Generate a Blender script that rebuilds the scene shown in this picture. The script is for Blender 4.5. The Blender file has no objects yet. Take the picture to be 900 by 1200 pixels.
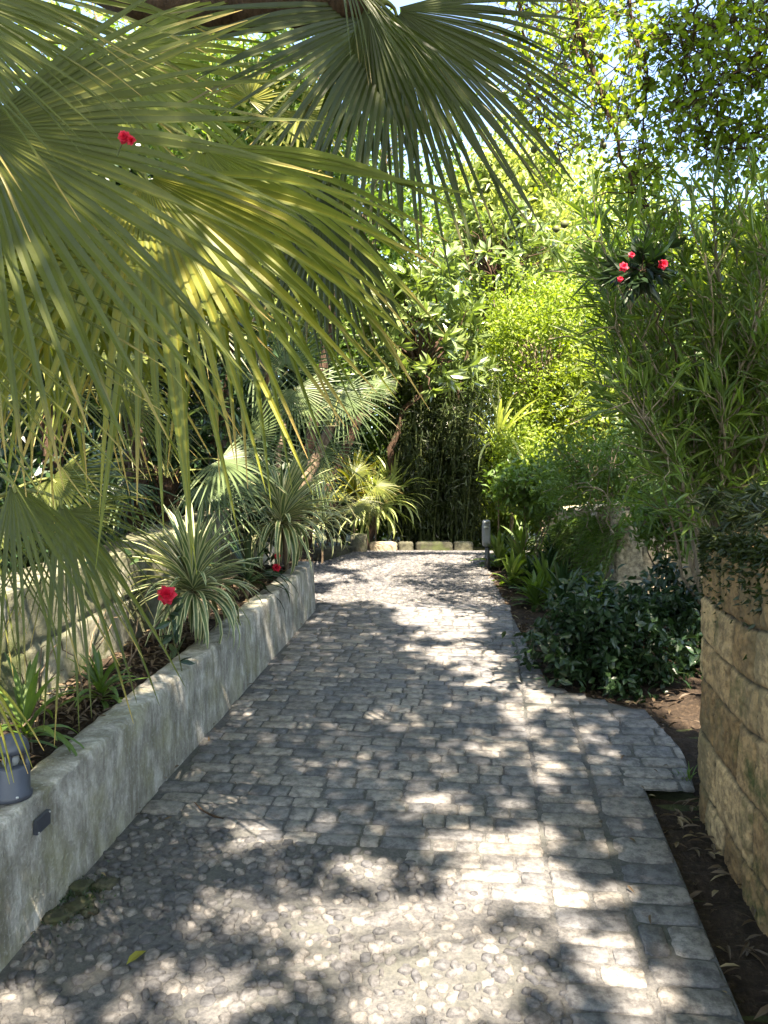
import bpy, math, random
import numpy as np
R_ = math.radians
rng = np.random.default_rng(7)
random.seed(7)
scene = bpy.context.scene
COL = scene.collection

# ------------------------------------------------------------------ camera
FPX = 901.0
YAW = math.atan(119 / FPX)
CAM = np.array([0.0, 0.0, 1.55])
FWD = np.array([-math.sin(YAW), math.cos(YAW), 0.0])
RGT = np.array([math.cos(YAW), math.sin(YAW), 0.0])
UP = np.array([0, 0, 1.0])
cd = bpy.data.cameras.new('camera')
cd.sensor_fit = 'VERTICAL'
cd.angle = 2 * math.atan(600 / FPX)
cd.clip_start = 0.05
cd.clip_end = 2000
cam = bpy.data.objects.new('camera', cd)
COL.objects.link(cam)
cam.location = CAM
cam.rotation_euler = (R_(90), 0, YAW)
scene.camera = cam

# ------------------------------------------------------------------ light
SUN = np.array([0.20, -0.50, 0.84]); SUN /= np.linalg.norm(SUN)
el = math.asin(SUN[2]); az = math.atan2(SUN[0], SUN[1])
w = bpy.data.worlds.new('World'); scene.world = w; w.use_nodes = True
nt = w.node_tree; nt.nodes.clear()
sk = nt.nodes.new('ShaderNodeTexSky'); sk.sky_type = 'NISHITA'; sk.sun_disc = False
sk.sun_elevation = el; sk.sun_rotation = az; sk.air_density = 1.0; sk.dust_density = 2.0
bg = nt.nodes.new('ShaderNodeBackground'); bg.inputs[1].default_value = 0.085
wo = nt.nodes.new('ShaderNodeOutputWorld')
hs = nt.nodes.new('ShaderNodeHueSaturation'); hs.inputs['Saturation'].default_value = .95
nt.links.new(sk.outputs[0], hs.inputs['Color']); nt.links.new(hs.outputs[0], bg.inputs[0]); nt.links.new(bg.outputs[0], wo.inputs[0])
sl = bpy.data.lights.new('sun', 'SUN'); sl.energy = 5.0; sl.angle = R_(0.53); sl.color = (1, 0.85, 0.68)
so = bpy.data.objects.new('sun', sl); COL.objects.link(so)
so.location = SUN * 30
so.rotation_euler = (math.acos(SUN[2]), 0, math.atan2(SUN[1], SUN[0]) + math.pi / 2)
vs = scene.view_settings
vs.view_transform = 'Standard'; vs.look = 'None'; vs.gamma = 1; vs.exposure = 3.2
scene.cycles.max_bounces = 8
scene.cycles.diffuse_bounces = 4
scene.cycles.transmission_bounces = 5
scene.cycles.sample_clamp_indirect = 6

# ------------------------------------------------------------------ helpers
SL = 0.1243
YC = 8.3
def gz(y):
    """height of the path along its length: a ramp, then a crest"""
    y = np.asarray(y, float)
    t = np.clip(y - YC, 0, None)
    r = SL * np.minimum(y, YC) + np.where(t < 1.0, SL * (t - t * t * 0.62), SL * (1 - 0.62) - 0.018 * (t - 1))
    return np.maximum(r, -3)
def ray(px, py):
    return FWD + RGT * (px - 450) / FPX + UP * (600 - py) / FPX
def at(px, py, D):
    return CAM + ray(px, py) * D
def onramp(px, py, lift=0.0):
    d = ray(px, py)
    D = (CAM[2] - lift) / (SL * d[1] - d[2])
    return CAM + d * D
def project(P):
    V = P - CAM
    D = V @ FWD
    return 450 + FPX * (V @ RGT) / D, 600 - FPX * V[..., 2] / D, D
def nrm(v):
    v = np.asarray(v, float)
    return v / np.maximum(np.linalg.norm(v, axis=-1, keepdims=True), 1e-9)

class MB:
    def __init__(s): s.v = []; s.f = []; s.n = 0; s.a = []; s.u = []
    def add(s, V, faces, var=0.5, u=0.0):
        V = np.asarray(V, float).reshape(-1, 3); k = len(V)
        s.v.append(V)
        s.a.append(np.broadcast_to(np.asarray(var, float), (k,)).copy())
        s.u.append(np.broadcast_to(np.asarray(u, float), (k,)).copy())
        for F in faces:
            s.f.append(np.asarray(F, np.int64) + s.n)
        s.n += k
    def build(s, name, mat, parent=None, smooth=False):
        V = np.concatenate(s.v); me = bpy.data.meshes.new(name)
        me.vertices.add(len(V)); me.vertices.foreach_set('co', V.ravel())
        loops = np.concatenate([F.ravel() for F in s.f])
        sizes = np.concatenate([np.full(len(F), F.shape[1]) for F in s.f])
        me.loops.add(len(loops)); me.loops.foreach_set('vertex_index', loops.astype(np.int32))
        me.polygons.add(len(sizes))
        st = np.concatenate([[0], np.cumsum(sizes)[:-1]])
        me.polygons.foreach_set('loop_start', st.astype(np.int32))
        me.polygons.foreach_set('loop_total', sizes.astype(np.int32))
        me.polygons.foreach_set('use_smooth', np.full(len(sizes), smooth))
        me.update(calc_edges=True)
        for nm, arr in (('var', s.a), ('uu', s.u)):
            at_ = me.attributes.new(nm, 'FLOAT', 'POINT')
            at_.data.foreach_set('value', np.concatenate(arr).astype(np.float32))
        me.validate()
        me.materials.append(mat)
        o = bpy.data.objects.new(name, me); COL.objects.link(o)
        if parent is not None:
            o.parent = parent
            o.location = -np.array(parent.location) if parent.get('_abs') else (0, 0, 0)
        return o

def tag(o, label=None, cat=None, group=None, kind=None):
    if label: o['label'] = label
    if cat: o['category'] = cat
    if group: o['group'] = group
    if kind: o['kind'] = kind
    return o
def thing(name, label, cat, loc=(0, 0, 0), group=None):
    """an Empty at the thing's base; the parts are modelled in world coordinates and shifted"""
    o = bpy.data.objects.new(name, None); COL.objects.link(o)
    o.location = [float(c) for c in loc]; o.empty_display_size = 0.1
    tag(o, label, cat, group)
    o['_abs'] = 1
    return o

# leaf templates: x = width, y = length, z = normal
T2 = (np.array([[0, 0, 0], [.5, .45, .07], [-.5, .45, .07], [0, 1, -.08]]), [np.array([[0, 1, 3], [0, 3, 2]])])
T6 = (np.array([[0, 0, 0], [-.42, .28, .06], [0, .3, .0], [.42, .28, .06], [-.45, .6, .02], [0, .62, -.05], [.45, .6, .02], [0, 1, -.2]]),
      [np.array([[0, 3, 2], [0, 2, 1], [5, 6, 7], [4, 5, 7]]), np.array([[2, 3, 6, 5], [1, 2, 5, 4]])])
TL = (np.array([[0, 0, 0], [-.4, .25, .03], [0, .25, .0], [.4, .25, .03], [-.5, .55, .0], [0, .55, -.03], [.5, .55, .0], [0, 1, -.12]]),
      [np.array([[0, 3, 2], [0, 2, 1], [5, 6, 7], [4, 5, 7]]), np.array([[2, 3, 6, 5], [1, 2, 5, 4]])])
def place_leaves(mb, P, D, N, L, W, T=T2, var=None):
    P = np.asarray(P, float); n = len(P)
    if n == 0: return
    D = nrm(D); N = nrm(N - (N * D).sum(1, keepdims=True) * D)
    S = np.cross(D, N)
    L = np.broadcast_to(L, (n,)); W = np.broadcast_to(W, (n,))
    tv, tf = T; k = len(tv)
    V = (P[:, None] + D[:, None] * (tv[None, :, 1:2] * L[:, None, None]) + S[:, None] * (tv[None, :, 0:1] * W[:, None, None])
         + N[:, None] * (tv[None, :, 2:3] * L[:, None, None]))
    if var is None: var = rng.random(n)
    off = (np.arange(n) * k)[:, None, None]
    mb.add(V.reshape(-1, 3), [(F[None] + off).reshape(-1, F.shape[1]) for F in tf], np.repeat(var, k))

def tube(mb, pts, rad, sides=6, var=0.5, cap=True):
    pts = np.asarray(pts, float); n = len(pts)
    rad = np.broadcast_to(np.asarray(rad, float), (n,))
    tg = nrm(np.gradient(pts, axis=0))
    ref = np.array([0, 0, 1.0]) if abs(tg[0][2]) < .9 else np.array([1.0, 0, 0])
    A = nrm(np.cross(tg, ref)); B = np.cross(tg, A)
    th = np.linspace(0, 2 * np.pi, sides, endpoint=False)
    V = pts[:, None] + rad[:, None, None] * (np.cos(th)[None, :, None] * A[:, None] + np.sin(th)[None, :, None] * B[:, None])
    i = np.arange(n - 1)[:, None] * sides; j = np.arange(sides)[None]; j2 = (j + 1) % sides
    F = np.stack([i + j, i + j2, i + sides + j2, i + sides + j], -1).reshape(-1, 4)
    mb.add(V.reshape(-1, 3), [F] + ([np.arange(sides)[None], (np.arange(sides)[::-1] + (n - 1) * sides)[None]] if cap and sides > 2 else []), var)

def curve(p0, p1, n=8, sag=0.0, wob=0.0):
    t = np.linspace(0, 1, n)[:, None]
    p = np.asarray(p0) * (1 - t) + np.asarray(p1) * t
    p[:, 2] += (4 * t * (1 - t))[:, 0] * sag
    if wob:
        w_ = rng.normal(0, wob, (n, 3)); w_[0] = 0; w_[-1] = 0
        p = p + w_
    return p

def grow(mb, p, d, L, r, depth, ends, kids=3, crook=0.35, up=0.15, sides=5, spread=0.8, segs=5):
    """crooked branching limb; collects twig points in ends"""
    pts = [np.array(p, float)]; d = nrm(d); ds = []
    for k in range(segs):
        d = nrm(d + rng.normal(0, crook, 3) * 0.6 + np.array([0, 0, up * 0.3]))
        pts.append(pts[-1] + d * L / segs); ds.append(d)
    pts = np.array(pts)
    tube(mb, pts, np.linspace(r, r * .55, len(pts)), sides if r > .006 else 3, cap=False)
    if depth == 0:
        for q, dd in zip(pts[1:], ds): ends.append((q, dd))
        return
    for k in range(kids):
        i = rng.integers(max(1, segs // 2), segs + 1) if k else segs
        nd = nrm(ds[min(i, segs) - 1] + rng.normal(0, spread, 3))
        grow(mb, pts[i], nd, L * rng.uniform(.55, .8), r * .55, depth - 1, ends, kids, crook, up, sides, spread, segs)

# ------------------------------------------------------------------ materials
def newmat(name):
    m = bpy.data.materials.new(name); m.use_nodes = True
    n = m.node_tree; n.nodes.clear()
    return m, n
def N(n, t, **k):
    x = n.nodes.new(t)
    for a, b in k.items(): setattr(x, a, b)
    return x
def ramp(n, src, stops):
    r = N(n, 'ShaderNodeValToRGB'); e = r.color_ramp.elements
    while len(e) < len(stops): e.new(.5)
    for q, (p, c) in zip(e, stops): q.position = p; q.color = (*c, 1) if len(c) == 3 else c
    n.links.new(src, r.inputs[0]); return r.outputs[0]
def noise(n, scale, detail=4, rough=.55, vec=None, dist=0.0):
    x = N(n, 'ShaderNodeTexNoise'); x.inputs['Scale'].default_value = scale; x.inputs['Detail'].default_value = detail
    x.inputs['Roughness'].default_value = rough; x.inputs['Distortion'].default_value = dist
    if vec is not None: n.links.new(vec, x.inputs['Vector'])
    return x.outputs['Fac']
def mixc(n, f, a, b, mode='MIX'):
    x = N(n, 'ShaderNodeMix', data_type='RGBA', blend_type=mode)
    if isinstance(f, (int, float)): x.inputs[0].default_value = f
    else: n.links.new(f, x.inputs[0])
    for i, c in ((6, a), (7, b)):
        if isinstance(c, tuple): x.inputs[i].default_value = (*c, 1)
        else: n.links.new(c, x.inputs[i])
    return x.outputs[2]
def coords(n, sc=(1, 1, 1)):
    t = N(n, 'ShaderNodeNewGeometry'); m = N(n, 'ShaderNodeMapping'); m.inputs['Scale'].default_value = sc
    n.links.new(t.outputs['Position'], m.inputs[0]); return m.outputs[0]
def attr(n, nm):
    a = N(n, 'ShaderNodeAttribute'); a.attribute_name = nm; return a.outputs['Fac']
def bump(n, h, strength=.4, dist=.01):
    b = N(n, 'ShaderNodeBump'); b.inputs['Strength'].default_value = strength; b.inputs['Distance'].default_value = dist
    n.links.new(h, b.inputs['Height']); return b.outputs[0]
def bsdf(n, col, rough=.7, nor=None, spec=.5, out=True):
    p = N(n, 'ShaderNodeBsdfPrincipled')
    if isinstance(col, tuple): p.inputs['Base Color'].default_value = (*col, 1)
    else: n.links.new(col, p.inputs['Base Color'])
    if isinstance(rough, (int, float)): p.inputs['Roughness'].default_value = rough
    else: n.links.new(rough, p.inputs['Roughness'])
    p.inputs['Specular IOR Level'].default_value = spec
    if nor is not None: n.links.new(nor, p.inputs['Normal'])
    if out:
        o = N(n, 'ShaderNodeOutputMaterial'); n.links.new(p.outputs[0], o.inputs[0])
    return p

def leafmat(name, c1, c2, c3=None, trans=.35, tcol=None, rough=.42, margin=None, stripes=False, spec=.4, tipc=None):
    m, n = newmat(name)
    v = attr(n, 'var')
    st = [(0, c1), (.75, c2)] + ([(1, c3)] if c3 else [(1, c2)])
    c = ramp(n, v, st)
    nz = noise(n, 9, 3, vec=coords(n))
    c = mixc(n, .5, c, mixc(n, nz, tuple(x * .55 for x in c1), tuple(min(1, x * 1.5) for x in c2)))
    if margin:
        ab = N(n, 'ShaderNodeMath', operation='ABSOLUTE'); n.links.new(attr(n, 'uu'), ab.inputs[0])
        f = ramp(n, ab.outputs[0], [(.50, (0, 0, 0)), (.62, (1, 1, 1))])
        c = mixc(n, f, c, margin)
    if tipc:
        f = ramp(n, attr(n, 'uu'), [(.80, (0, 0, 0)), (.99, (1, 1, 1))])
        c = mixc(n, f, c, tipc)
    sp_ = noise(n, 45, 4, .7, vec=coords(n))
    c = mixc(n, ramp(n, sp_, [(.58, (0, 0, 0)), (.72, (.5, .5, .5))]), c, mixc(n, 1.0, c, (.55, .45, .5), 'MULTIPLY'))
    nb = bump(n, noise(n, 60, 2, vec=coords(n)), .15, .004)
    p = bsdf(n, c, rough, nb, spec, out=False)
    t = N(n, 'ShaderNodeBsdfTranslucent')
    tc = mixc(n, 1.0, c, tcol or (1.6, 1.5, .5), 'MULTIPLY')
    # saturate the light that comes through
    n.links.new(tc, t.inputs[0])
    mx = N(n, 'ShaderNodeMixShader'); mx.inputs[0].default_value = trans
    n.links.new(p.outputs[0], mx.inputs[1]); n.links.new(t.outputs[0], mx.inputs[2])
    o = N(n, 'ShaderNodeOutputMaterial'); n.links.new(mx.outputs[0], o.inputs[0])
    return m

def stonemat(name, c1, c2, c3, moss=None, mossamt=.5, bs=.5, scale=1.0, rough=.85, joint=None, stain=None):
    m, n = newmat(name)
    co = coords(n)
    v = attr(n, 'var')
    c = ramp(n, v, [(0, c1), (.5, c2), (1, c3)])
    a = noise(n, 30 * scale, 6, .72, co)
    c = mixc(n, ramp(n, a, [(.40, (.0, .0, .0)), (.58, (1, 1, 1))]), mixc(n, 1.0, c, (.45, .45, .46), 'MULTIPLY'), c)
    b = noise(n, 6 * scale, 4, .6, co)
    c = mixc(n, ramp(n, b, [(.42, (0, 0, 0)), (.68, (.55, .55, .55))]), c, mixc(n, 1.0, c, (1.5, 1.47, 1.4), 'MULTIPLY'))
    d_ = noise(n, 1.7, 6, .7, co)
    c = mixc(n, ramp(n, d_, [(.42, (0, 0, 0)), (.6, (.6, .6, .6))]), c, mixc(n, 1.0, c, (.72, .7, .67), 'MULTIPLY'))
    if moss:
        g = noise(n, 3.1 * scale, 6, .7, co)
        f = ramp(n, g, [(mossamt, (0, 0, 0)), (mossamt + .12, (1, 1, 1))])
        c = mixc(n, f, c, moss)
    if stain:
        g2 = noise(n, 2.3, 6, .7, coords(n, (1.8, 1.8, .8)))
        c = mixc(n, ramp(n, g2, [(.48, (0, 0, 0)), (.62, (.75, .75, .75))]), c, stain)
    if joint:
        c = mixc(n, ramp(n, attr(n, 'uu'), [(.45, (0, 0, 0)), (.95, (1, 1, 1))]), c, joint)
    h = mixc(n, .5, a, noise(n, 160 * scale, 3, .6, co))
    bsdf(n, c, rough, bump(n, h, bs, .006), .3)
    return m

M = {}
M['palm'] = leafmat('palm_leaf_green', (.038, .052, .010), (.088, .105, .014), (.26, .24, .04), .33, (1.6, 1.55, .35), .46, tipc=(.36, .27, .09))
M['palm_d'] = leafmat('palm_leaf_shade_tinted', (.022, .033, .007), (.05, .064, .011), (.15, .15, .028), .3, (1.5, 1.5, .38), .42, tipc=(.2, .15, .06))  # backlit shade of the leaning palm put into a darker green
M['palm_y'] = leafmat('palm_leaf_yellow_green', (.07, .098, .014), (.14, .163, .018), (.36, .31, .04), .38, (1.6, 1.5, .35), .46, tipc=(.48, .33, .12))
M['palm_b'] = leafmat('palm_leaf_blue_green', (.045, .075, .028), (.09, .125, .05), (.18, .21, .085), .24, (1.4, 1.5, .8), .45, tipc=(.32, .29, .16))
M['oleander'] = leafmat('oleander_leaf', (.04, .07, .016), (.10, .15, .03), (.25, .31, .08), .38, (1.6, 1.7, .4), .42, spec=.4)
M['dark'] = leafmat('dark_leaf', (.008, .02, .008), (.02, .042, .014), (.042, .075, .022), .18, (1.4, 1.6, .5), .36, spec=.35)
M['black'] = leafmat('shade_darkened_leaf', (.006, .014, .005), (.014, .03, .009), (.035, .06, .018), .15, (1.4, 1.6, .5), .4)  # silhouette and hollow shade put into the leaf colour
M['mid'] = leafmat('mid_leaf', (.04, .08, .018), (.09, .15, .03), (.17, .24, .05), .38, (1.6, 1.6, .4), .42)
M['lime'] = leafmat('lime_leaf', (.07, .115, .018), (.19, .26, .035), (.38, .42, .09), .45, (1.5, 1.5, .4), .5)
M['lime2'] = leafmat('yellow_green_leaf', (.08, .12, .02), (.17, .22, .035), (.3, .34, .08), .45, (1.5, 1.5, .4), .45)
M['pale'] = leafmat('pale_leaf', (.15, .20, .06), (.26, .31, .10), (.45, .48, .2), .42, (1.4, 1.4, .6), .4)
M['broad'] = leafmat('broad_leaf', (.06, .10, .03), (.16, .21, .07), (.42, .46, .24), .28, (1.4, 1.5, .5), .22, spec=.9)
M['bamboo'] = leafmat('bamboo_leaf', (.011, .02, .006), (.028, .042, .01), (.08, .10, .025), .25, (1.5, 1.5, .4), .45)
M['canopy'] = leafmat('canopy_leaf', (.07, .11, .018), (.15, .21, .025), (.26, .32, .045), .5, (1.8, 1.9, .35), .45)
M['varieg'] = leafmat('variegated_leaf', (.05, .09, .035), (.10, .15, .06), (.14, .19, .08), .2, (1.4, 1.4, .7), .38, margin=(.42, .42, .24))
M['red'] = leafmat('red_petal', (.42, .004, .02), (.6, .012, .05), (.7, .03, .08), .3, (1.2, .6, .8), .55)
M['litter'] = leafmat('dry_leaf', (.035, .025, .015), (.09, .062, .033), (.32, .26, .13), .1, (1.2, 1, .6), .7)
M['pulp'] = leafmat('fruit_skin', (.05, .06, .02), (.08, .09, .03), (.12, .12, .04), .0, None, .6)

def barkmat(name, c1, c2, sc=(18, 18, 4)):
    m, n = newmat(name); co = coords(n, sc)
    a = noise(n, 2.2, 6, .65, co, .6)
    c = ramp(n, a, [(.3, c1), (.7, c2)])
    bsdf(n, c, .85, bump(n, a, .9, .02), .2)
    return m
M['bark'] = barkmat('bark', (.05, .035, .022), (.19, .145, .095))
M['bark_dark'] = barkmat('dark_bark', (.022, .014, .009), (.085, .052, .032))
M['bark_pale'] = barkmat('pale_bark', (.12, .095, .06), (.33, .27, .19))
M['culm'] = barkmat('bamboo_culm', (.02, .03, .008), (.075, .09, .03), (9, 9, 3))
M['petiole'] = barkmat('palm_stalk', (.09, .11, .03), (.2, .2, .06), (12, 12, 5))
M['stem'] = barkmat('green_stem', (.05, .07, .02), (.14, .14, .06), (12, 12, 5))
M['sett'] = stonemat('sett_stone', (.095, .098, .104), (.145, .143, .14), (.205, .193, .172), bs=.9, scale=1.0, rough=.7)
M['pebble'] = stonemat('pebble_stone', (.06, .062, .067), (.09, .09, .092), (.16, .152, .14), bs=.6, scale=1.4, rough=.75)
M['ashlar'] = stonemat('mossy_pillar_stone', (.19, .115, .045), (.33, .21, .09), (.44, .31, .15), moss=(.055, .06, .016), mossamt=.53, bs=1.0, scale=.8, joint=(.035, .03, .018), stain=(.12, .095, .045))  # warm light on the pillar face is put into the stone colour
M['rubble'] = stonemat('mossy_wall_stone', (.12, .12, .075), (.18, .175, .12), (.36, .35, .29), moss=(.055, .065, .022), mossamt=.47, bs=.9, scale=.9, joint=(.03, .032, .02), stain=(.11, .115, .07))
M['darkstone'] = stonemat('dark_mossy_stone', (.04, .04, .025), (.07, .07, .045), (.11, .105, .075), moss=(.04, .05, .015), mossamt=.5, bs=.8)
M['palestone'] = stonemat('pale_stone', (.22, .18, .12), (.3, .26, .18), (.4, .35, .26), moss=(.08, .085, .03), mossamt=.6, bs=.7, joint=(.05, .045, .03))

# mortar bed of the path
m, n = newmat('path_mortar'); co = coords(n)
a = noise(n, 70, 5, .7, co); b = noise(n, 3, 4, .6, co)
c = ramp(n, a, [(.35, (.042, .043, .045)), (.7, (.105, .103, .099))])
c = mixc(n, ramp(n, b, [(.45, (0, 0, 0)), (.7, (.5, .5, .5))]), c, (.05, .055, .04))
bsdf(n, c, .9, bump(n, a, .8, .008), .25); M['mortar'] = m
# rendered kerb wall: grey cement with pale and green streaks
m, n = newmat('kerb_render'); co = coords(n)
a = noise(n, 10, 7, .72, coords(n, (1, 1.3, .75)))
b = noise(n, 7, 5, .7, coords(n, (1, 2.2, .35)))
g = noise(n, 5, 5, .65, coords(n, (1, 1, .8)))
f = noise(n, 60, 4, .7, co)
c = ramp(n, a, [(.34, (.13, .125, .10)), (.5, (.26, .25, .215)), (.64, (.44, .43, .38))])
c = mixc(n, ramp(n, b, [(.48, (0, 0, 0)), (.66, (.75, .75, .75))]), c, (.12, .112, .08))
c = mixc(n, ramp(n, g, [(.48, (0, 0, 0)), (.68, (.6, .6, .6))]), c, (.23, .225, .12))
c = mixc(n, ramp(n, f, [(.55, (0, 0, 0)), (.75, (.5, .5, .5))]), c, (.5, .5, .46))
bsdf(n, c, .9, bump(n, mixc(n, .5, a, f), 1.0, .02), .2); M['kerb'] = m
# soil
m, n = newmat('soil'); co = coords(n)
a = noise(n, 40, 6, .7, co)
c = ramp(n, a, [(.3, (.012, .009, .006)), (.55, (.035, .024, .015)), (.75, (.085, .062, .04))])
bsdf(n, c, .95, bump(n, a, 1.0, .03), .2); M['soil'] = m
m, n = newmat('grassy_ground'); co = coords(n)
a = noise(n, 12, 6, .7, co)
c = ramp(n, a, [(.3, (.02, .025, .01)), (.6, (.05, .055, .02)), (.8, (.08, .075, .035))])
bsdf(n, c, .95, bump(n, a, .8, .04), .2); M['ground'] = m
# painted and cast metal
def plain(name, col, rough=.5, metal=0.0, var=.25, sc=30):
    m, n = newmat(name); a = noise(n, sc, 4, .6, coords(n))
    c = mixc(n, a, tuple(x * (1 - var) for x in col), tuple(min(1, x * (1 + var)) for x in col))
    p = bsdf(n, c, rough, bump(n, a, .15, .003), .5); p.inputs['Metallic'].default_value = metal
    return m
M['lamp_body'] = plain('blue_grey_lamp_paint', (.04, .047, .062), .45)
M['lamp_glass'] = plain('lamp_lens', (.25, .26, .24), .15)
M['plaque'] = plain('dark_plaque', (.03, .035, .045), .4)
M['silver'] = plain('worn_screw_metal', (.45, .46, .44), .35, .8)
M['post'] = plain('dark_post_paint', (.05, .05, .055), .5)
M['post_grey'] = plain('grey_cap_paint', (.17, .18, .19), .5)

# ------------------------------------------------------------------ ground
def grid(mb, X, Y, Z, var=.5, u=0.0):
    ny, nx = X.shape
    i = np.arange(ny - 1)[:, None] * nx; j = np.arange(nx - 1)[None]
    F = np.stack([i + j, i + j + 1, i + nx + j + 1, i + nx + j], -1).reshape(-1, 4)
    mb.add(np.stack([X, Y, Z], -1).reshape(-1, 3), [F], var, u)
def sm(a, b, x):
    t = np.clip((x - a) / (b - a), 0, 1); return t * t * (3 - 2 * t)
def ground_h(x, y):
    z = gz(np.clip(y, -12, 40)) - .05
    L = sm(-1.95, -2.0, x) * sm(7.4, 6.6, y) * .80 + sm(-2.2, -5, x) * .5
    Rr = sm(1.25, 2.2, x) * .35
    return z + L + Rr
gx = np.concatenate([np.linspace(-400, -12, 14), np.linspace(-10, 10, 161), np.linspace(12, 400, 14)])
gy = np.concatenate([np.linspace(-200, -12, 8), np.linspace(-10, 20, 181), np.linspace(23, 600, 16)])
X, Y = np.meshgrid(gx, gy)
mb = MB(); grid(mb, X, Y, ground_h(X, Y))
tag(mb.build('ground', M['ground'], smooth=True), kind='structure')

# path: outline of the right edge as a function of y
XL = -1.375
def xr(y):
    return np.interp(y, [-4, 3.28, 3.281, 3.67, 4.12, 4.30, 4.46, 5.18, 6.4, 7.9, 8.6, 8.9, 12], [.65, .65, .85, .895, .83, .58, .36, .29, .16, .01, .35, 2.6, 2.6])
def xl(y):
    return np.interp(y, [-4, 6.1, 6.5, 7.7, 8.6, 12], [XL, XL, -1.5, -1.76, -1.9, -2.0])
yy = np.unique(np.concatenate([np.linspace(-3, 9.6, 127), [3.28, 3.282, 4.12, 4.122]]))
tt = np.linspace(0, 1, 15)
XX = xl(yy)[:, None] * (1 - tt) + xr(yy)[:, None] * tt
YY = np.repeat(yy[:, None], 15, 1)
mb = MB(); grid(mb, XX, YY, gz(YY) + .0)
tag(mb.build('path', M['mortar'], smooth=True), kind='structure')

def stones(mb, cx, cy, hx, hy, rot, h, npt=10, inset=.8, boxy=4.0, jit=.08, sink=-.006):
    """many low rounded stones standing in the mortar"""
    n = len(cx)
    th = np.linspace(0, 2 * np.pi, npt, endpoint=False) + np.pi / npt
    c, s = np.cos(th), np.sin(th)
    rr = (np.abs(c) ** boxy + np.abs(s) ** boxy) ** (-1 / boxy)
    ux = (c * rr)[None] * (1 + rng.normal(0, jit, (n, npt))); uy = (s * rr)[None] * (1 + rng.normal(0, jit, (n, npt)))
    def ring(sc, z):
        lx = ux * hx[:, None] * sc; ly = uy * hy[:, None] * sc
        X = cx[:, None] + lx * np.cos(rot)[:, None] - ly * np.sin(rot)[:, None]
        Y = cy[:, None] + lx * np.sin(rot)[:, None] + ly * np.cos(rot)[:, None]
        tl = tx[:, None] * lx + ty[:, None] * ly
        return np.stack([X, Y, gz(Y) + z + (tl if np.any(z) else 0)], -1)
    tx = rng.normal(0, .02, n); ty = rng.normal(0, .02, n)
    hh = (h * rng.uniform(.6, 1.25, n))[:, None]
    r0 = ring(1.0, np.full((n, npt), sink)); r1 = ring(.97, hh * .55); r2 = ring(inset, hh * 1.0)
    ce = np.stack([cx, cy, gz(cy) + hh[:, 0] * 1.03], -1)[:, None]
    V = np.concatenate([r0, r1, r2, ce], 1); k = 3 * npt + 1
    j = np.arange(npt); j2 = (j + 1) % npt
    Q = np.concatenate([np.stack([j, j2, npt + j2, npt + j], -1), np.stack([npt + j, npt + j2, 2 * npt + j2, 2 * npt + j], -1)])
    T = np.stack([2 * npt + j, 2 * npt + j2, np.full(npt, 3 * npt)], -1)
    off = (np.arange(n) * k)[:, None, None]
    mb.add(V.reshape(-1, 3), [(Q[None] + off).reshape(-1, 4), (T[None] + off).reshape(-1, 3)], np.repeat(rng.random(n), k))
def peb_bound(x):
    return np.interp(x, [-1.4, -.9, -.27, .18, .2], [2.92, 2.78, 2.70, 2.34, 2.2])
rows = []
y = 1.0
while y < 6.3:
    d = rng.uniform(.066, .104)
    # main field
    x = XL + rng.uniform(0, .08)
    while x < .19:
        l = rng.choice([rng.uniform(.075, .13), rng.uniform(.13, .22)], p=[.5, .5])
        if x + l > .12: l = .205 - x
        yc = y + d / 2 + .005 * math.sin(x * 3 + y)
        if yc > peb_bound(x + l / 2):
            rows.append((x + l / 2, yc, l / 2 - .0035, d / 2 - .0035))
        x += l
    xe = float(xr(y + d / 2)) if not (3.2 < y < 4.2) else .65
    if y > 4.1:
        k_ = max(1, int(round((xe - .2) / .17)))
        if xe - .2 > .05:
            for q_ in range(k_): rows.append((.207 + (q_ + .5) * (xe - .207) / k_, y + d / 2, (xe - .207) / k_ / 2 - .004, d / 2 - .0035))
    y += d
def band(x0, x1, y0, y1, dmin, dmax, split=.3, lmin=0):
    y = y0
    while y < y1:
        d = rng.uniform(dmin, dmax)
        xs = [x0, x1]
        if rng.random() < split: xs = [x0, x0 + (x1 - x0) * rng.uniform(.35, .65), x1]
        for a, b in zip(xs[:-1], xs[1:]): rows.append(((a + b) / 2, y + d / 2, (b - a) / 2 - .006, d / 2 - .005))
        y += d
band(.207, .44, 1.0, 4.12, .07, .11)
band(.447, .652, 1.0, 3.26, .09, .17, .05)
yq = 3.28
while yq < 4.1:
    d = rng.uniform(.09, .13); x = .447; xe = float(xr(yq + d / 2))
    while x < xe - .03:
        l = min(rng.uniform(.12, .24), xe - x)
        rows.append((x + l / 2, yq + d / 2, l / 2 - .005, d / 2 - .005)); x += l
    yq += d
rw = np.array(rows)
mb = MB()
stones(mb, rw[:, 0], rw[:, 1], rw[:, 2], rw[:, 3], rng.normal(0, .014, len(rw)), .007, 22, .92, 9.0, .03)
tag(mb.build('path_setts', M['sett'], smooth=True), kind='structure')
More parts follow.
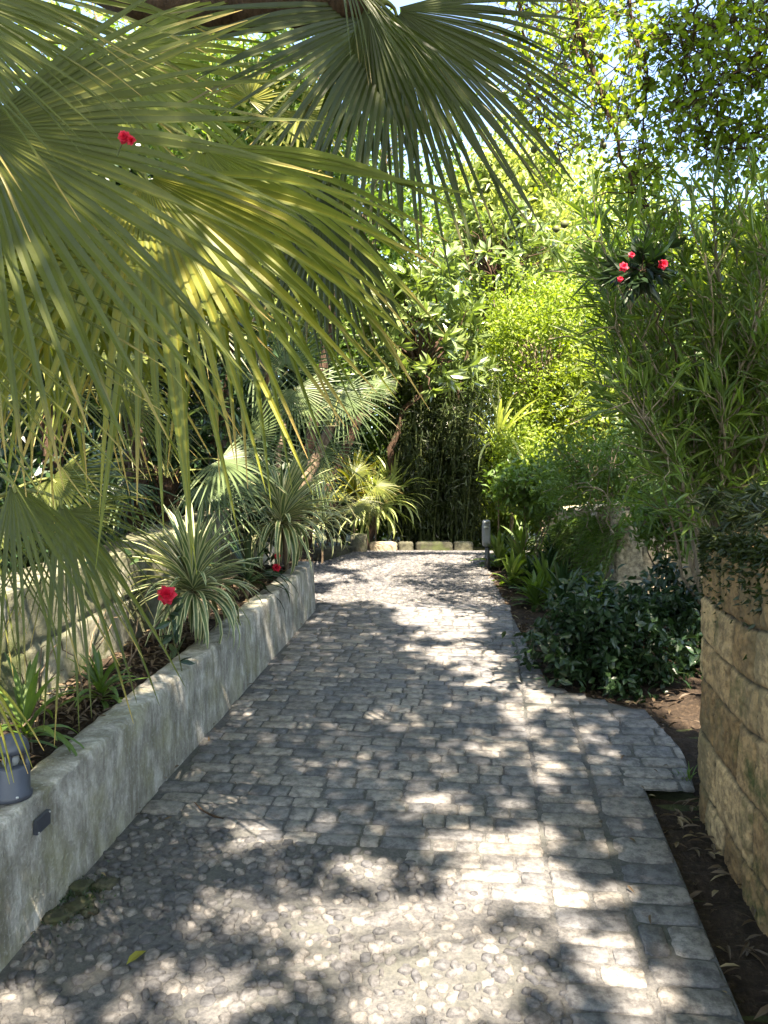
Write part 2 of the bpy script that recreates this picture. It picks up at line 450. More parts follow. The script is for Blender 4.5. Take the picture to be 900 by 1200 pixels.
# pebbles: jittered grids
def pebbles(x0f, x1f, y0, y1, sp, size, asp, sel=None):
    out = []
    ys = np.arange(y0, y1, sp)
    for k, yv in enumerate(ys):
        xs = np.arange(x0f(yv) + sp * .5, x1f(yv) - sp * .3, sp * 1.12) + (k % 2) * sp * .5
        for xv in xs: out.append((xv + rng.normal(0, sp * .17), yv + rng.normal(0, sp * .17)))
    P = np.array(out)
    if sel is not None: P = P[sel(P[:, 0], P[:, 1])]
    n = len(P); a = size * rng.uniform(.6, 1.25, n); b = a * rng.uniform(asp, .95, n)
    return P[:, 0], P[:, 1], a, b, rng.normal(0, .7, n)
mb = MB()
p = pebbles(lambda y: XL + .02, lambda y: .2, .9, 2.95, .041, .023, .42, lambda x, y: (y < peb_bound(x) - .01) & (rng.random(len(x)) > .10))
stones(mb, *p, .0095, 10, .68, 2.2, .17)
p = pebbles(lambda y: float(xl(y)), lambda y: min(float(xr(y)), 1.6), 6.3, 9.3, .040, .022, .6)
stones(mb, *p, .007, 7, .7, 3.0, .12)
tag(mb.build('path_pebbles', M['pebble'], smooth=True), kind='structure')

# soil beds
def bed(name, x0, x1, y0, y1, lift, bumpy=.03, nx=24, ny=120, label=None):
    ys = np.linspace(y0, y1, ny); t = np.linspace(0, 1, nx)
    a = x0(ys) if callable(x0) else np.full(ny, x0); b = x1(ys) if callable(x1) else np.full(ny, x1)
    X = a[:, None] * (1 - t) + b[:, None] * t; Y = np.repeat(ys[:, None], nx, 1)
    Z = gz(Y) + lift + rng.normal(0, bumpy * .3, X.shape) + bumpy * np.sin(X * 9 + Y * 5) * .5 + bumpy * np.sin(Y * 11 - X * 7) * .4
    mb = MB(); grid(mb, X, Y, Z)
    return tag(mb.build(name, M['soil'], smooth=True), kind='structure')
bed('soil_bed', -1.93, XL - .1, .3, 6.1, .35, .03)
bed('soil_bed', lambda y: np.minimum(xr(y), .90) + .004, 3.4, .3, 3.279, -.035, .02)
bed('soil_bed', lambda y: xr(y) + .004, 3.4, 3.282, 8.2, -.03, .03)
bed('soil_bed', lambda y: xl(y) - 1.2, lambda y: xl(y) - .004, 6.12, 9.0, .03, .03)

# ------------------------------------------------------------------ walls
# kerb wall along the left of the path
def prism_along_y(mb, prof, ys, wob=.0, zf=gz, var=.5):
    """closed profile [(x,z)] swept along y, following the ramp"""
    prof = np.array(prof); k = len(prof); n = len(ys)
    V = np.zeros((n, k, 3))
    V[:, :, 0] = prof[None, :, 0]; V[:, :, 1] = ys[:, None]; V[:, :, 2] = prof[None, :, 1] + zf(ys)[:, None]
    V[:, :, 0] += rng.normal(0, wob, (n, k)); V[:, :, 2] += rng.normal(0, wob, (n, k))
    i = np.arange(n - 1)[:, None] * k; j = np.arange(k)[None]; j2 = (j + 1) % k
    F = np.stack([i + j, i + k + j, i + k + j2, i + j2], -1).reshape(-1, 4)
    mb.add(V.reshape(-1, 3), [F, np.arange(k)[None], (np.arange(k)[::-1] + (n - 1) * k)[None]], var)
mb = MB()
face = [(XL + .015 * (1 - z / .4), z) for z in np.linspace(-.1, .365, 9)]
prof = face + [(XL - .002, .386), (XL - .012, .394), (XL - .12, .39), (XL - .145, .38), (XL - .15, .33), (XL - .15, -.1)]
prism_along_y(mb, prof, np.linspace(.2, 6.08, 420), .0)
_v = mb.v[0].reshape(420, -1, 3); _k = _v.shape[1]
def smn(n, w, a):
    q = rng.normal(0, 1, n + 8 * w); kk = np.hanning(2 * w + 1); q = np.convolve(q, kk / np.sqrt((kk ** 2).sum()), 'same')[4 * w:4 * w + n]; return q * a
for j in range(9, 13): _v[:, j, 2] += smn(420, 3, .0022) + smn(420, 14, .003) * (j < 12)
for j in range(7, 12): _v[:, j, 0] += smn(420, 4, .0018)
_lo = smn(420, 25, .004)
for j in range(0, 9): _v[:, j, 0] += _lo * (j / 8) + smn(420, 9, .0012)
mb.v[0] = _v.reshape(-1, 3)
k0 = mb.build('kerb_wall', M['kerb'], smooth=True)
tag(k0, 'long low cement rendered wall with green and white streaks along the left side of the path', 'low wall')
# stone wall builder: face grid with block relief
def block_wall(mb, org, ux, n_, L, H, courses, blen, relief=.02, round_=0.0, step=.012, zbase=None, seed=1, jw=.006):
    r = np.random.default_rng(seed)
    nu = int(L / step); nv = int(H / step)
    u = np.linspace(0, L, nu); v = np.linspace(0, H, nv)
    U, V = np.meshgrid(u, v)
    Uw = U + .006 * np.sin(V * 17 + U * 5) + .004 * np.sin(V * 31 + 2); Vw = V + .005 * np.sin(U * 7.3 + 1) + .003 * np.sin(U * 19)
    edges = np.concatenate([[-.05], np.cumsum(r.uniform(courses * .75, courses * 1.25, 40))])
    ci = np.searchsorted(edges, Vw) - 1
    dv = np.minimum(Vw - edges[ci], edges[ci + 1] - Vw)
    du = np.zeros_like(U); val = np.zeros_like(U)
    for c in np.unique(ci):
        mk = ci == c
        e = np.concatenate([[-.1 - r.uniform(0, blen)], np.cumsum(r.uniform(blen * .6, blen * 1.5, 60))])
        e[1:] += e[0]
        k = np.searchsorted(e, Uw[mk]) - 1
        du[mk] = np.minimum(Uw[mk] - e[k], e[k + 1] - Uw[mk])
        rv = r.random(80); val[mk] = rv[k]
    d = np.minimum(du, dv)
    rel = relief * (1 - np.exp(-np.clip(d, 0, None) / jw)) + .35 * relief * (val - .5) + r.normal(0, .0012, U.shape)
    return U, V, rel, val, np.exp(-np.clip(d, 0, None) / (.007 + .004 * np.sin(U * 23) * np.sin(V * 31)))
# back retaining wall of the planting bed
U, V, rel, val, jn = block_wall(None, None, None, None, 6.2, .62, .30, .55, .022, seed=4, step=.014)
Yw = .5 + U
X = -1.90 + rel; Z = gz(Yw) + .25 + V
mb = MB(); grid(mb, X, Yw, Z, val.ravel(), jn.ravel())
# top and back
nvv, nuu = U.shape
top = np.array([[X[-1, i], Yw[-1, i], Z[-1, i]] for i in range(nuu)])
tb = top + np.array([-.26, 0, .0]); tc = tb + np.array([0, 0, -.6])
Vt = np.stack([top, tb, tc], 0); grid(mb, Vt[..., 0], Vt[..., 1], Vt[..., 2] + .0)
tag(mb.build('retaining_wall', M['rubble'], smooth=True), 'mossy pale stone retaining wall behind the planting bed with palm leaves hanging over it', 'stone wall')

# pillar like wall end on the right
def stadium(cx, y0, y1, rad, n):
    """outline: left side going to +y, round far end, right side back; returns points and arc length"""
    Ls = y1 - y0; La = math.pi * rad; tot = 2 * Ls + La
    s = np.linspace(0, tot, n); P = np.zeros((n, 2)); Nn = np.zeros((n, 2))
    for i, q in enumerate(s):
        if q < Ls: P[i] = (cx - rad, y0 + q); Nn[i] = (-1, 0)
        elif q < Ls + La:
            t = math.pi - (q - Ls) / rad; P[i] = (cx + rad * math.cos(t), y1 + rad * math.sin(t)); Nn[i] = (math.cos(t), math.sin(t))
        else: P[i] = (cx + rad, y1 - (q - Ls - La)); Nn[i] = (1, 0)
    return s, P, Nn, tot
s, P2, N2, tot = stadium(1.17, .9, 3.12, .30, 460)
U, V, rel, val, jn = block_wall(None, None, None, None, tot, 1.3, .23, .30, .02, seed=11, jw=.009, step=tot / 749.5)
nu = U.shape[1]; s, P2, N2, tot = stadium(1.17, .9, 3.12, .30, nu)
Hh = V / V.max()
def blur(a, k):
    w_ = np.hanning(2 * k + 1); w_ /= np.sqrt((w_ ** 2).sum()); a = np.apply_along_axis(lambda r: np.convolve(r, w_, 'same'), 0, a)
    return np.apply_along_axis(lambda r: np.convolve(r, w_, 'same'), 1, a)
rel = rel + blur(rng.normal(0, 1, rel.shape), 3) * .0014 + blur(rng.normal(0, 1, rel.shape), 9) * .0012 - np.clip(blur(rng.normal(0, 1, rel.shape), 4) - 1.3, 0, 1) * .006
jn = np.clip(jn ** .5, 0, 1)
X = P2[None, :, 0] + N2[None, :, 0] * (rel + .02 * (1 - Hh)); Yp = P2[None, :, 1] + N2[None, :, 1] * (rel + .02 * (1 - Hh))
base = gz(P2[:, 1])[None]
topz = 1.45 + .025 * np.sin(P2[None, :, 1] * 4.0) + 0 * X
Z = base - .08 + (topz - base + .08) * Hh
t_in = np.clip((Hh - .96) / .04, 0, 1) * .03
X = X - N2[None, :, 0] * t_in; Yp = Yp - N2[None, :, 1] * t_in
mb = MB(); grid(mb, X, Yp, Z, val.ravel(), jn.ravel())
cap = np.stack([np.stack([X[-1] * (1 - f) + 1.17 * f, Yp[-1] * (1 - f) + np.clip(P2[:, 1], .9, 3.12) * f, Z[-1] + .03 * math.sin(f * math.pi / 2)], -1) for f in np.linspace(0, 1, 6)])
grid(mb, cap[..., 0], cap[..., 1], cap[..., 2] + 0)
tag(mb.build('stone_pillar', M['ashlar'], smooth=True), 'tall rounded stone wall end, tinted golden for warm light, with moss on its top at the right edge of the photo', 'stone pillar')

# garden wall further up on the right, overgrown
U, V, rel, val, jn = block_wall(None, None, None, None, 6.0, 1.2, .16, .26, .02, seed=21, step=.02)
# sweep: front return (facing the camera) then long face
p0 = at(782, 640, 6.2); p1 = at(722, 640, 6.3); p2 = p1 + np.array([-.25, 3.6, 0])
la = np.linalg.norm((p1 - p0)[:2]); lb = np.linalg.norm((p2 - p1)[:2])
uu = U / 6.0 * (la + lb)
fx = np.where(uu < la, p0[0] + (p1[0] - p0[0]) * uu / la, p1[0] + (p2[0] - p1[0]) * (uu - la) / lb)
fy = np.where(uu < la, p0[1] + (p1[1] - p0[1]) * uu / la, p1[1] + (p2[1] - p1[1]) * (uu - la) / lb)
nx = np.where(uu < la, 0.0, -1.0); ny = np.where(uu < la, -1.0, 0.0)
Z = .55 + V * .86 + np.where(V > 1.15, .02 * np.sin(uu * 9), 0)
mb = MB(); grid(mb, fx + nx * rel, fy + ny * rel, Z, val.ravel(), jn.ravel())
top = np.stack([(fx + nx * rel)[-1], (fy + ny * rel)[-1], Z[-1]], -1)
tb = top + np.array([.35, .2, .04]); tc = tb + np.array([0.02, .02, -1])
Vt = np.stack([top, tb, tc]); grid(mb, Vt[..., 0], Vt[..., 1], Vt[..., 2] + 0)
tag(mb.build('garden_wall', M['palestone'], smooth=True), 'pale stone garden wall end half buried under hanging vines on the right', 'stone wall')

# bevelled rough blocks
def rough_block(mb, c, sx, sy, sz, rot=0, rough=.012, var=.5, seg=5):
    import itertools
    V = []; F = []
    g = np.linspace(-1, 1, seg)
    allv = {}
    def vid(x, y, z):
        k = (round(x, 4), round(y, 4), round(z, 4))
        if k not in allv: allv[k] = len(V); V.append(k)
        return allv[k]
    for ax in range(3):
        for s_ in (-1, 1):
            for i in range(seg - 1):
                for j in range(seg - 1):
                    q = []
                    for a, b in ((i, j), (i + 1, j), (i + 1, j + 1), (i, j + 1)):
                        p = [0, 0, 0]; p[ax] = s_; p[(ax + 1) % 3] = g[a]; p[(ax + 2) % 3] = g[b]; q.append(vid(*p))
                    F.append(q if s_ > 0 else q[::-1])
    V = np.array(V, float)
    rr = (np.abs(V) ** 7).sum(1) ** (-1 / 7); V = V * rr[:, None] * (1 + rng.normal(0, .012, (len(V), 1)))
    V = V * np.array([sx, sy, sz]) / 2 + rng.normal(0, rough * .4, V.shape)
    cr, sr = math.cos(rot), math.sin(rot)
    V = np.stack([V[:, 0] * cr - V[:, 1] * sr, V[:, 0] * sr + V[:, 1] * cr, V[:, 2]], -1) + np.asarray(c)
    mb.add(V, [np.array(F)], var)
# kerb of the planting bed at the far end: left return + far row
far = [((372, 650), (408, 633), 8.3, 'low mossy kerb block at the far left bend of the path'),
       ((411, 640), (430, 640), 9.1, 'tall square tan kerb stone at the far end of the path'),
       ((433, 641), (465, 641), 9.3, 'rounded sunlit kerb stone under the pale spiky plants at the path end'),
       ((467, 642), (484, 642), 9.4, 'small grey kerb stone left of the bamboo foot'),
       ((487, 643), (530, 643), 9.6, 'long dark mossy kerb stone in front of the bamboo'),
       ((532, 644), (554, 644), 9.6, 'short pale kerb stone at the right foot of the bamboo')]
for (a, b, D, lab) in far:
    A = at(a[0], a[1], D); B = at(b[0], b[1], D + (.7 if a[1] == 650 else 0))
    Lb = np.linalg.norm((B - A)[:2]); c = (A + B) / 2
    h = .27 if 'square' in lab else .17
    zt = float(gz(c[1])) + h * .5 - .06
    mb = MB(); rough_block(mb, (c[0], c[1], zt), Lb, .16, h, math.atan2(B[1] - A[1], B[0] - A[0]), .012, rng.random(), 8)
    tag(mb.build('kerb_stone', M['palestone'] if 'sunlit' in lab else M['darkstone'], smooth=True), lab, 'kerb stone', 'kerb stones at the far end of the path')  # sunlit stone gets the paler material, sun put into its colour

# ------------------------------------------------------------------ palms
def fan_mesh(mb, hub, tip, nhint, span=200, nseg=34, fused=.38, wid=1.0, droop=.18, cup=.15, short=.25, rag=.04, var0=.4, nst=9, bent=0.0):
    """one fan leaf: folded segments joined near the hub and hanging free at their tips"""
    hub = np.asarray(hub, float); ax = np.asarray(tip, float) - hub; Rr = np.linalg.norm(ax); d = ax / Rr
    n_ = np.asarray(nhint, float); n_ = nrm(n_ - d * (n_ @ d)); sd = np.cross(d, n_)
    A = np.radians(np.linspace(-span / 2, span / 2, nseg)); dA = A[1] - A[0]
    t = np.linspace(.03, 1, nst)
    for i, a in enumerate(A):
        a2 = a + rng.normal(0, .18 * dA)
        rr = Rr * (1 - short * (abs(a) / np.radians(180)) ** 1.2 * 1.0) * (1 + rng.normal(0, rag))
        dirv = math.cos(a) * d + math.sin(a) * sd
        dfree = math.cos(a2) * d + math.sin(a2) * sd
        r = t * rr
        free = np.clip((t - fused) / (1 - fused), 0, 1)
        c = hub + r[:, None] * (dirv * (1 - free[:, None]) + dfree * free[:, None])
        c = c + n_ * (cup * rr * (t[:, None] ** 1.3) * (1 - math.cos(a)) * .5)
        dr = droop * rr * (np.clip(t - .25, 0, 1) ** 2) * rng.uniform(.5, 1.7)
        c[:, 2] -= dr
        c += rng.normal(0, .03, 3) * rr * free[:, None] ** 1.5
        half = np.where(t < fused, np.tan(dA / 2) * r, np.tan(dA / 2) * fused * rr * (1 - free) ** .75 * .92) * wid + .0006
        perp = nrm(np.cross(nrm(np.gradient(c, axis=0)), n_ + rng.normal(0, .12, 3)))
        nn = np.cross(perp, nrm(np.gradient(c, axis=0)))
        fold = half[:, None] * .55
        V = np.stack([c - perp * half[:, None] + n_ * fold * .5, c - n_ * fold * .5, c + perp * half[:, None] + n_ * fold * .5], 1)
        k = np.arange(nst - 1)[:, None] * 3; j = np.arange(2)[None]
        F = np.stack([k + j, k + j + 1, k + 3 + j + 1, k + 3 + j], -1).reshape(-1, 4)
        var = np.clip(var0 + rng.normal(0, .16), 0, 1)
        uu = np.repeat(np.where(rng.random() < .45, t, t * .75), 3)
        var = np.tile(np.array([var - .12, var + .22, var - .12]), nst)
        mb.add(V.reshape(-1, 3), [F], np.clip(var, 0, 1), uu)
def palm(name, label, crown, base, leaves, mat, tr=.07, group=None, cat='palm', trunkmat=None, lean=0.0, petr=.008, via=None):
    base = np.array(base, float)
    if base[0] > -2.12 and base[0] < 0 and base[1] > 2.2: base[0] = -2.12 - .02 * base[1]; base[2] = float(ground_h(base[0], base[1])) - .03
    root = thing(name, label, cat, base, group)
    if base is not None and np.linalg.norm(np.array(crown) - np.array(base)) > .05:
        mb = MB(); n = 30
        p = curve(base, crown, n, sag=lean, wob=.004)
        if via is not None:
            k_ = np.array([base] + list(via) + [crown]); u_ = np.linspace(0, len(k_) - 1, n); w_ = np.maximum(0, 1 - np.abs(u_[:, None] - np.arange(len(k_))[None]) / 1.3); w_[0] = 0; w_[0, 0] = 1; w_[-1] = 0; w_[-1, -1] = 1
            p = (w_ @ k_) / w_.sum(1, keepdims=True)
        tube(mb, p, tr * (1 + .12 * np.sin(np.arange(n) * 2.4)) * np.linspace(1.1, .9, n), 12)
        # old leaf bases on the trunk
        for k in range(70):
            q = p[rng.integers(0, n)]; a = rng.uniform(0, 6.28)
            o_ = np.array([math.cos(a), math.sin(a), 0]) * tr
            tube(mb, [q + o_ * .7, q + o_ * 1.15 + [0, 0, .03], q + o_ * 1.6 + [0, 0, .09]], [.012, .009, .003], 4)
        mb.build('trunk', trunkmat or M['bark_dark'], root, True)
    for L in leaves:
        hub, tip, nh, kw = L
        mb = MB(); fan_mesh(mb, hub, tip, nh, **kw)
        lf = mb.build('leaf', M[kw.get('m', mat)] if False else mat, root)
        mb = MB(); hub = np.asarray(hub)
        pc = curve(np.array(crown), hub, 9, sag=.12 * np.linalg.norm(hub - crown))
        ex = hub + nrm(np.asarray(tip) - hub) * .03
        tube(mb, np.vstack([pc, ex]), np.linspace(petr * 1.5, petr * .7, 10), 6)
        mb.build('leaf_stalk', M['petiole'], root, True)
    return root
TC = -FWD  # towards the camera
def K(**k): return k
def L_(hx, hy, hD, tx, ty, tD, nh=None, **k):
    nh = TC + np.array([0, 0, .5]) if nh is None else np.asarray(nh)
    return (at(hx, hy, hD), at(tx, ty, tD), nh, k)
UPV = np.array([0, 0, 1.0])
b1 = np.array([-2.35, 1.9, float(ground_h(-2.35, 1.9))])
c1 = at(-420, 60, 2.0)
palm('fan_palm', 'nearest fan palm with huge yellow green leaves filling the upper left', c1, (c1[0] - .1, c1[1] + .2, float(ground_h(c1[0] - .1, c1[1] + .2))), [
    L_(-25, 150, 1.50, 275, 400, 1.46, TC + UPV * .35 + RGT * .2, span=190, nseg=46, fused=.42, droop=.20, var0=.45, short=.05, wid=1.05, rag=.05),
    L_(-190, 280, 1.42, 165, 455, 1.45, TC + UPV * .8, span=85, nseg=30, fused=.3, droop=.22, var0=.65, wid=.95),
    L_(-90, -20, 1.75, 215, 150, 1.8, TC + UPV * .2, span=105, nseg=34, fused=.45, droop=.25, var0=.3),
    L_(-170, -40, 1.4, 120, 130, 1.4, TC + UPV * .5, span=80, nseg=30, fused=.4, droop=.3, var0=.5),
], M['palm'], .09)
c1b = at(-200, 120, 2.5)
palm('fan_palm', 'fan palm whose drooping leaves with yellow tips hang over the planting bed', c1b, (c1b[0], c1b[1], float(ground_h(c1b[0], c1b[1]))), [
    L_(170, 205, 2.05, 260, 535, 1.95, TC + UPV * .4, span=150, nseg=34, fused=.42, droop=.35, var0=.75, wid=1.1),
    L_(60, 260, 2.1, 125, 525, 2.0, TC + UPV * .3, span=130, nseg=32, fused=.4, droop=.3, var0=.7, wid=1.1),
    L_(235, 170, 2.3, 365, 470, 2.2, TC + UPV * .3, span=130, nseg=34, fused=.42, droop=.3, var0=.45, wid=1.05),
    L_(120, 60, 2.5, 330, 230, 2.5, TC + UPV * .6, span=170, nseg=34, fused=.4, droop=.25, var0=.2),
    L_(20, 330, 2.3, 50, 500, 2.2, TC + UPV * .2, span=160, nseg=30, fused=.4, droop=.3, var0=.4),
], M['palm_y'], .08)
# leaning palm over the path: the trunk crosses the top of the view
c2 = at(445, 2, 2.7); b2 = np.array([-2.6, 3.0, float(ground_h(-2.6, 3.0))])
r2 = palm('leaning_fan_palm', 'fan palm leaning across the top with dark trunk and ribbed leaves over the path', c2, b2, [
    L_(462, 10, 2.75, 560, 275, 2.72, TC + UPV * .15 + RGT * .35, span=190, nseg=58, fused=.5, droop=.2, var0=.12, short=.12, wid=1.05),
    L_(430, 5, 2.6, 480, 230, 2.75, TC + UPV * .25 - RGT * .5, span=90, nseg=20, fused=.4, droop=.2, var0=.2),
    L_(395, -40, 2.3, 500, 80, 2.2, TC * .3 + UPV, span=70, nseg=16, fused=.3, droop=.3, var0=.35),
    L_(385, 215, 3.0, 385, 410, 2.95, TC + RGT * .3, span=60, nseg=20, fused=.55, droop=.1, var0=.2, wid=1.15),
    L_(335, 190, 3.3, 335, 400, 3.3, TC + RGT * .3, span=140, nseg=26, fused=.4, droop=.3, var0=.2),
], M['palm_d'], .085, via=[at(-40, -120, 3.1), at(120, -12, 2.9), at(230, 12, 2.8), at(340, 4, 2.7)])
palm('fan_palm', 'blue green fan palm with a round star shaped leaf above the variegated plants', at(388, 500, 8.0), (*at(330, 600, 7.6)[:2], float(ground_h(*at(330, 600, 7.6)[:2]))), [
    L_(290, 512, 6.5, 300, 625, 6.4, TC + UPV * .15, span=320, nseg=54, fused=.22, droop=.25, var0=.5, wid=.8, short=.1),
    L_(345, 455, 7.0, 385, 550, 7.0, TC + UPV * .6, span=200, nseg=34, fused=.3, droop=.3, var0=.6, wid=.8),
    L_(365, 530, 8.0, 395, 600, 7.9, TC + UPV * .6, span=200, nseg=34, fused=.3, droop=.3, var0=.4, wid=.8),
    L_(335, 430, 7.4, 335, 330, 7.4, TC + UPV * .1, span=220, nseg=34, fused=.3, droop=.2, var0=.4, wid=.8),
    L_(400, 460, 8.2, 440, 520, 8.2, TC + UPV * .6, span=200, nseg=30, fused=.3, droop=.3, var0=.4, wid=.8),
    L_(300, 420, 7.2, 240, 490, 7.1, TC + UPV * .6, span=200, nseg=30, fused=.3, droop=.3, var0=.3, wid=.8),
], M['palm_b'], .06, trunkmat=M['bark'], petr=.006)
palm('fan_palm', 'green fan palm at the left edge hanging down over the mossy retaining wall', at(-60, 640, 2.6), (*at(-70, 640, 2.7)[:2], float(ground_h(*at(-70, 640, 2.7)[:2]))), [
    L_(14, 565, 1.95, 82, 755, 1.9, TC + UPV * .3 + RGT * .3, span=66, nseg=13, fused=.3, droop=.3, var0=.3, wid=.95),
    L_(-20, 600, 2.5, 30, 730, 2.5, TC + UPV * .4, span=120, nseg=22, fused=.3, droop=.5, var0=.1, wid=.8),
    L_(70, 585, 2.15, 140, 815, 2.1, TC + UPV * .3 + RGT * .3, span=40, nseg=8, fused=.3, droop=.25, var0=.4, wid=1.0),
    L_(75, 600, 2.7, 150, 700, 2.6, TC + UPV * .7, span=150, nseg=30, fused=.3, droop=.4, var0=.1, wid=.8),
    L_(60, 560, 2.8, 140, 640, 2.7, TC + UPV * .7, span=190, nseg=30, fused=.3, droop=.3, var0=.3, wid=.8),
], M['palm'], .06, petr=.006)
palm('fan_palm', 'small yellow green palm sprout at the left edge beside the garden lamp', at(-45, 880, 1.95), tuple(at(-45, 900, 1.95)), [
    L_(-34, 780, 1.85, 2, 880, 1.8, TC + UPV * .6, span=60, nseg=10, fused=.35, droop=.5, var0=.95),
], M['palm_y'], .02, petr=.005)
palm('fan_palm', 'bright distant fan palm seen through the gap at upper left', at(300, 180, 6.2), (*at(300, 180, 6.2)[:2], float(ground_h(*at(300, 180, 6.2)[:2]))), [
    L_(292, 118, 5.2, 300, 60, 5.2, TC + UPV * .1, span=250, nseg=30, fused=.4, droop=.15, var0=.9),
    L_(350, 130, 5.6, 400, 180, 5.5, TC + UPV * .3, span=250, nseg=30, fused=.4, droop=.2, var0=.7),
    L_(260, 190, 5.6, 220, 250, 5.5, TC + UPV * .3, span=250, nseg=30, fused=.4, droop=.2, var0=.5),
    L_(330, 230, 6.0, 370, 290, 5.9, TC + UPV * .3, span=250, nseg=30, fused=.4, droop=.2, var0=.6),
    L_(390, 60, 6.2, 440, 110, 6.2, TC + UPV * .3, span=250, nseg=30, fused=.4, droop=.2, var0=.7),
], M['palm'], .06)
# low dark palms filling the shade behind
for i, (px, py, D, lab) in enumerate([
        (60, 470, 4.4, 'dark fan palm deep in the shade behind the yellow tipped leaves at left'),
        (195, 560, 5.3, 'low shaded fan palm just behind the nearest variegated plant'),
        (160, 380, 5.2, 'shaded tall fan palm behind the middle of the left palm curtain'),
        (398, 590, 9.0, 'low sunlit fan palm beside the far left bend of the path'),
        (425, 480, 9.6, 'loose fan palm below the broad leaved tree'),
        (395, 340, 9.0, 'fan palm behind the hanging blue green leaf near the middle')]):
    c = at(px, py, D); g = float(ground_h(c[0], c[1])); lv = []
    for k in range(13):
        a = k * 2.4 + rng.uniform(0, .5); e = rng.uniform(-.2, 1.1)
        dd = np.array([math.cos(a) * math.cos(e), math.sin(a) * math.cos(e), math.sin(e)])
        if dd @ FWD > .6: continue
        ps = rng.uniform(.25, .5); hub = c + dd * ps; rr = rng.uniform(.38, .6) * (.6 if D > 6.5 else 1)
        tip = hub + nrm(dd + np.array([0, 0, -.6])) * rr
        lv.append((hub, tip, nrm(TC * .8 + UPV * .7 + dd * .3), K(span=200, nseg=26, fused=.35, droop=.35, var0=rng.uniform(.1, .6), wid=.85, nst=7)))
    palm('fan_palm', lab, c, (c[0], c[1], min(g, c[2] - .1)), lv, M['palm_b'] if i in (1, 4) else M['palm'], .06, petr=.006)

# ------------------------------------------------------------------ sword leaved rosettes
def strap(mb, p, d, L, W, droop, var, nst=9, tw=0.0, fold=.35):
    t = np.linspace(0, 1, nst); d = nrm(d)
    h = nrm(np.array([d[0], d[1], 0]) + 1e-6)
    e = math.asin(np.clip(d[2], -1, 1)); ang = e - droop * t ** 1.4
    st = np.stack([np.cos(ang)[:, None] * h + np.sin(ang)[:, None] * UPV], 1)[:, 0]
    c = p + np.concatenate([[np.zeros(3)], np.cumsum((st[1:] + st[:-1]) / 2 * L / (nst - 1), 0)])
    sd = np.cross(h, UPV); sd = nrm(sd + rng.normal(0, .15, 3)); nn = nrm(np.cross(sd, st))
    wv = W * np.interp(t, [0, .2, .55, .85, 1], [.55, .8, 1, .55, .02])
    cols = np.array([-1, -.55, 0, .55, 1]) * .5
    V = c[:, None] + sd[None, None] * (cols[None, :, None] * wv[:, None, None]) + nn[:, None] * (np.abs(cols)[None, :, None] * fold * wv[:, None, None])
    k = np.arange(nst - 1)[:, None] * 5; j = np.arange(4)[None]
    F = np.stack([k + j, k + j + 1, k + 6 + j, k + 5 + j], -1).reshape(-1, 4)
    mb.add(V.reshape(-1, 3), [F], var, np.tile(cols * 2, nst))
def rosette(name, label, c, foot, n, L, W, mat, cat, droopr=(.7, 2.3), elr=(-.3, 1.45), group=None, stemr=.02):
    root = thing(name, label, cat, foot, group)
    mb = MB()
    for k in range(n):
        a = rng.uniform(0, 6.283); f = k / n
        e = elr[0] + (elr[1] - elr[0]) * f ** .8
        d = np.array([math.cos(a) * math.cos(e), math.sin(a) * math.cos(e), math.sin(e)])
        strap(mb, np.asarray(c) + np.array([0, 0, .06 * (f - .5)]), d, L * rng.uniform(.75, 1.1), W * rng.uniform(.8, 1.1), rng.uniform(*droopr) * (1.25 - f), rng.random())
    mb.build('foliage', mat, root)
    mb = MB(); tube(mb, curve(foot, c, 8, wob=.003), np.linspace(stemr, stemr * .8, 8), 8); mb.build('stem', M['bark'], root, True)
    return root
c = at(226, 690, 4.1); f = at(238, 745, 4.15)
rosette('variegated_dracaena', 'nearer cream striped sword leaved plant spilling over the kerb wall', c, (f[0], f[1], float(gz(f[1])) + .34), 180, .45, .029, M['varieg'], 'plant', group='cream striped sword leaved plants along the kerb wall')
c = at(330, 610, 5.85); f = at(338, 680, 5.9)
rosette('variegated_dracaena', 'farther cream striped sword leaved plant on a taller stem near the wall end', c, (f[0], f[1], float(gz(f[1])) + .34), 160, .56, .040, M['varieg'], 'plant', group='cream striped sword leaved plants along the kerb wall')
for (px, py, D, L, n, mt, lab) in [
        (378, 612, 8.2, .5, 60, 'varieg', 'pale sword leaved plant behind the wall end, right of the two striped plants'),
        (440, 598, 9.6, .62, 90, 'pale', 'sunlit pale spiky plant behind the square kerb stone'),
        (462, 585, 10.2, .7, 80, 'pale', 'taller sunlit spiky plant touching the left side of the bamboo'),
        (415, 575, 9.4, .6, 70, 'palm', 'green spiky plant left of the sunlit pale ones'),
        (545, 575, 11.5, .9, 60, 'pale', 'pale spiky plant right of the bamboo at the path end'),
        (584, 520, 10.2, .8, 46, 'pale', 'long leaved arching plant above the dark post on the right'),
        (30, 860, 2.7, .28, 26, 'mid', 'low green strap leaved plant in the bed right behind the garden lamp'),
        (118, 815, 3.25, .22, 34, 'mid', 'small tufted green plant in the middle of the soil bed'),
        (290, 680, 5.1, .42, 24, 'dark', 'dark broad strap leaved plant between the two striped plants')]:
    c = at(px, py, D); g = float(ground_h(c[0], c[1]))
    if D < 5.5: g = float(gz(c[1])) + .34
    rosette('sword_leaf_plant', lab, c, (c[0], c[1], min(g, c[2] - .03)), n, L, .03 if D < 9 else .045, M[mt], 'plant', stemr=.012)

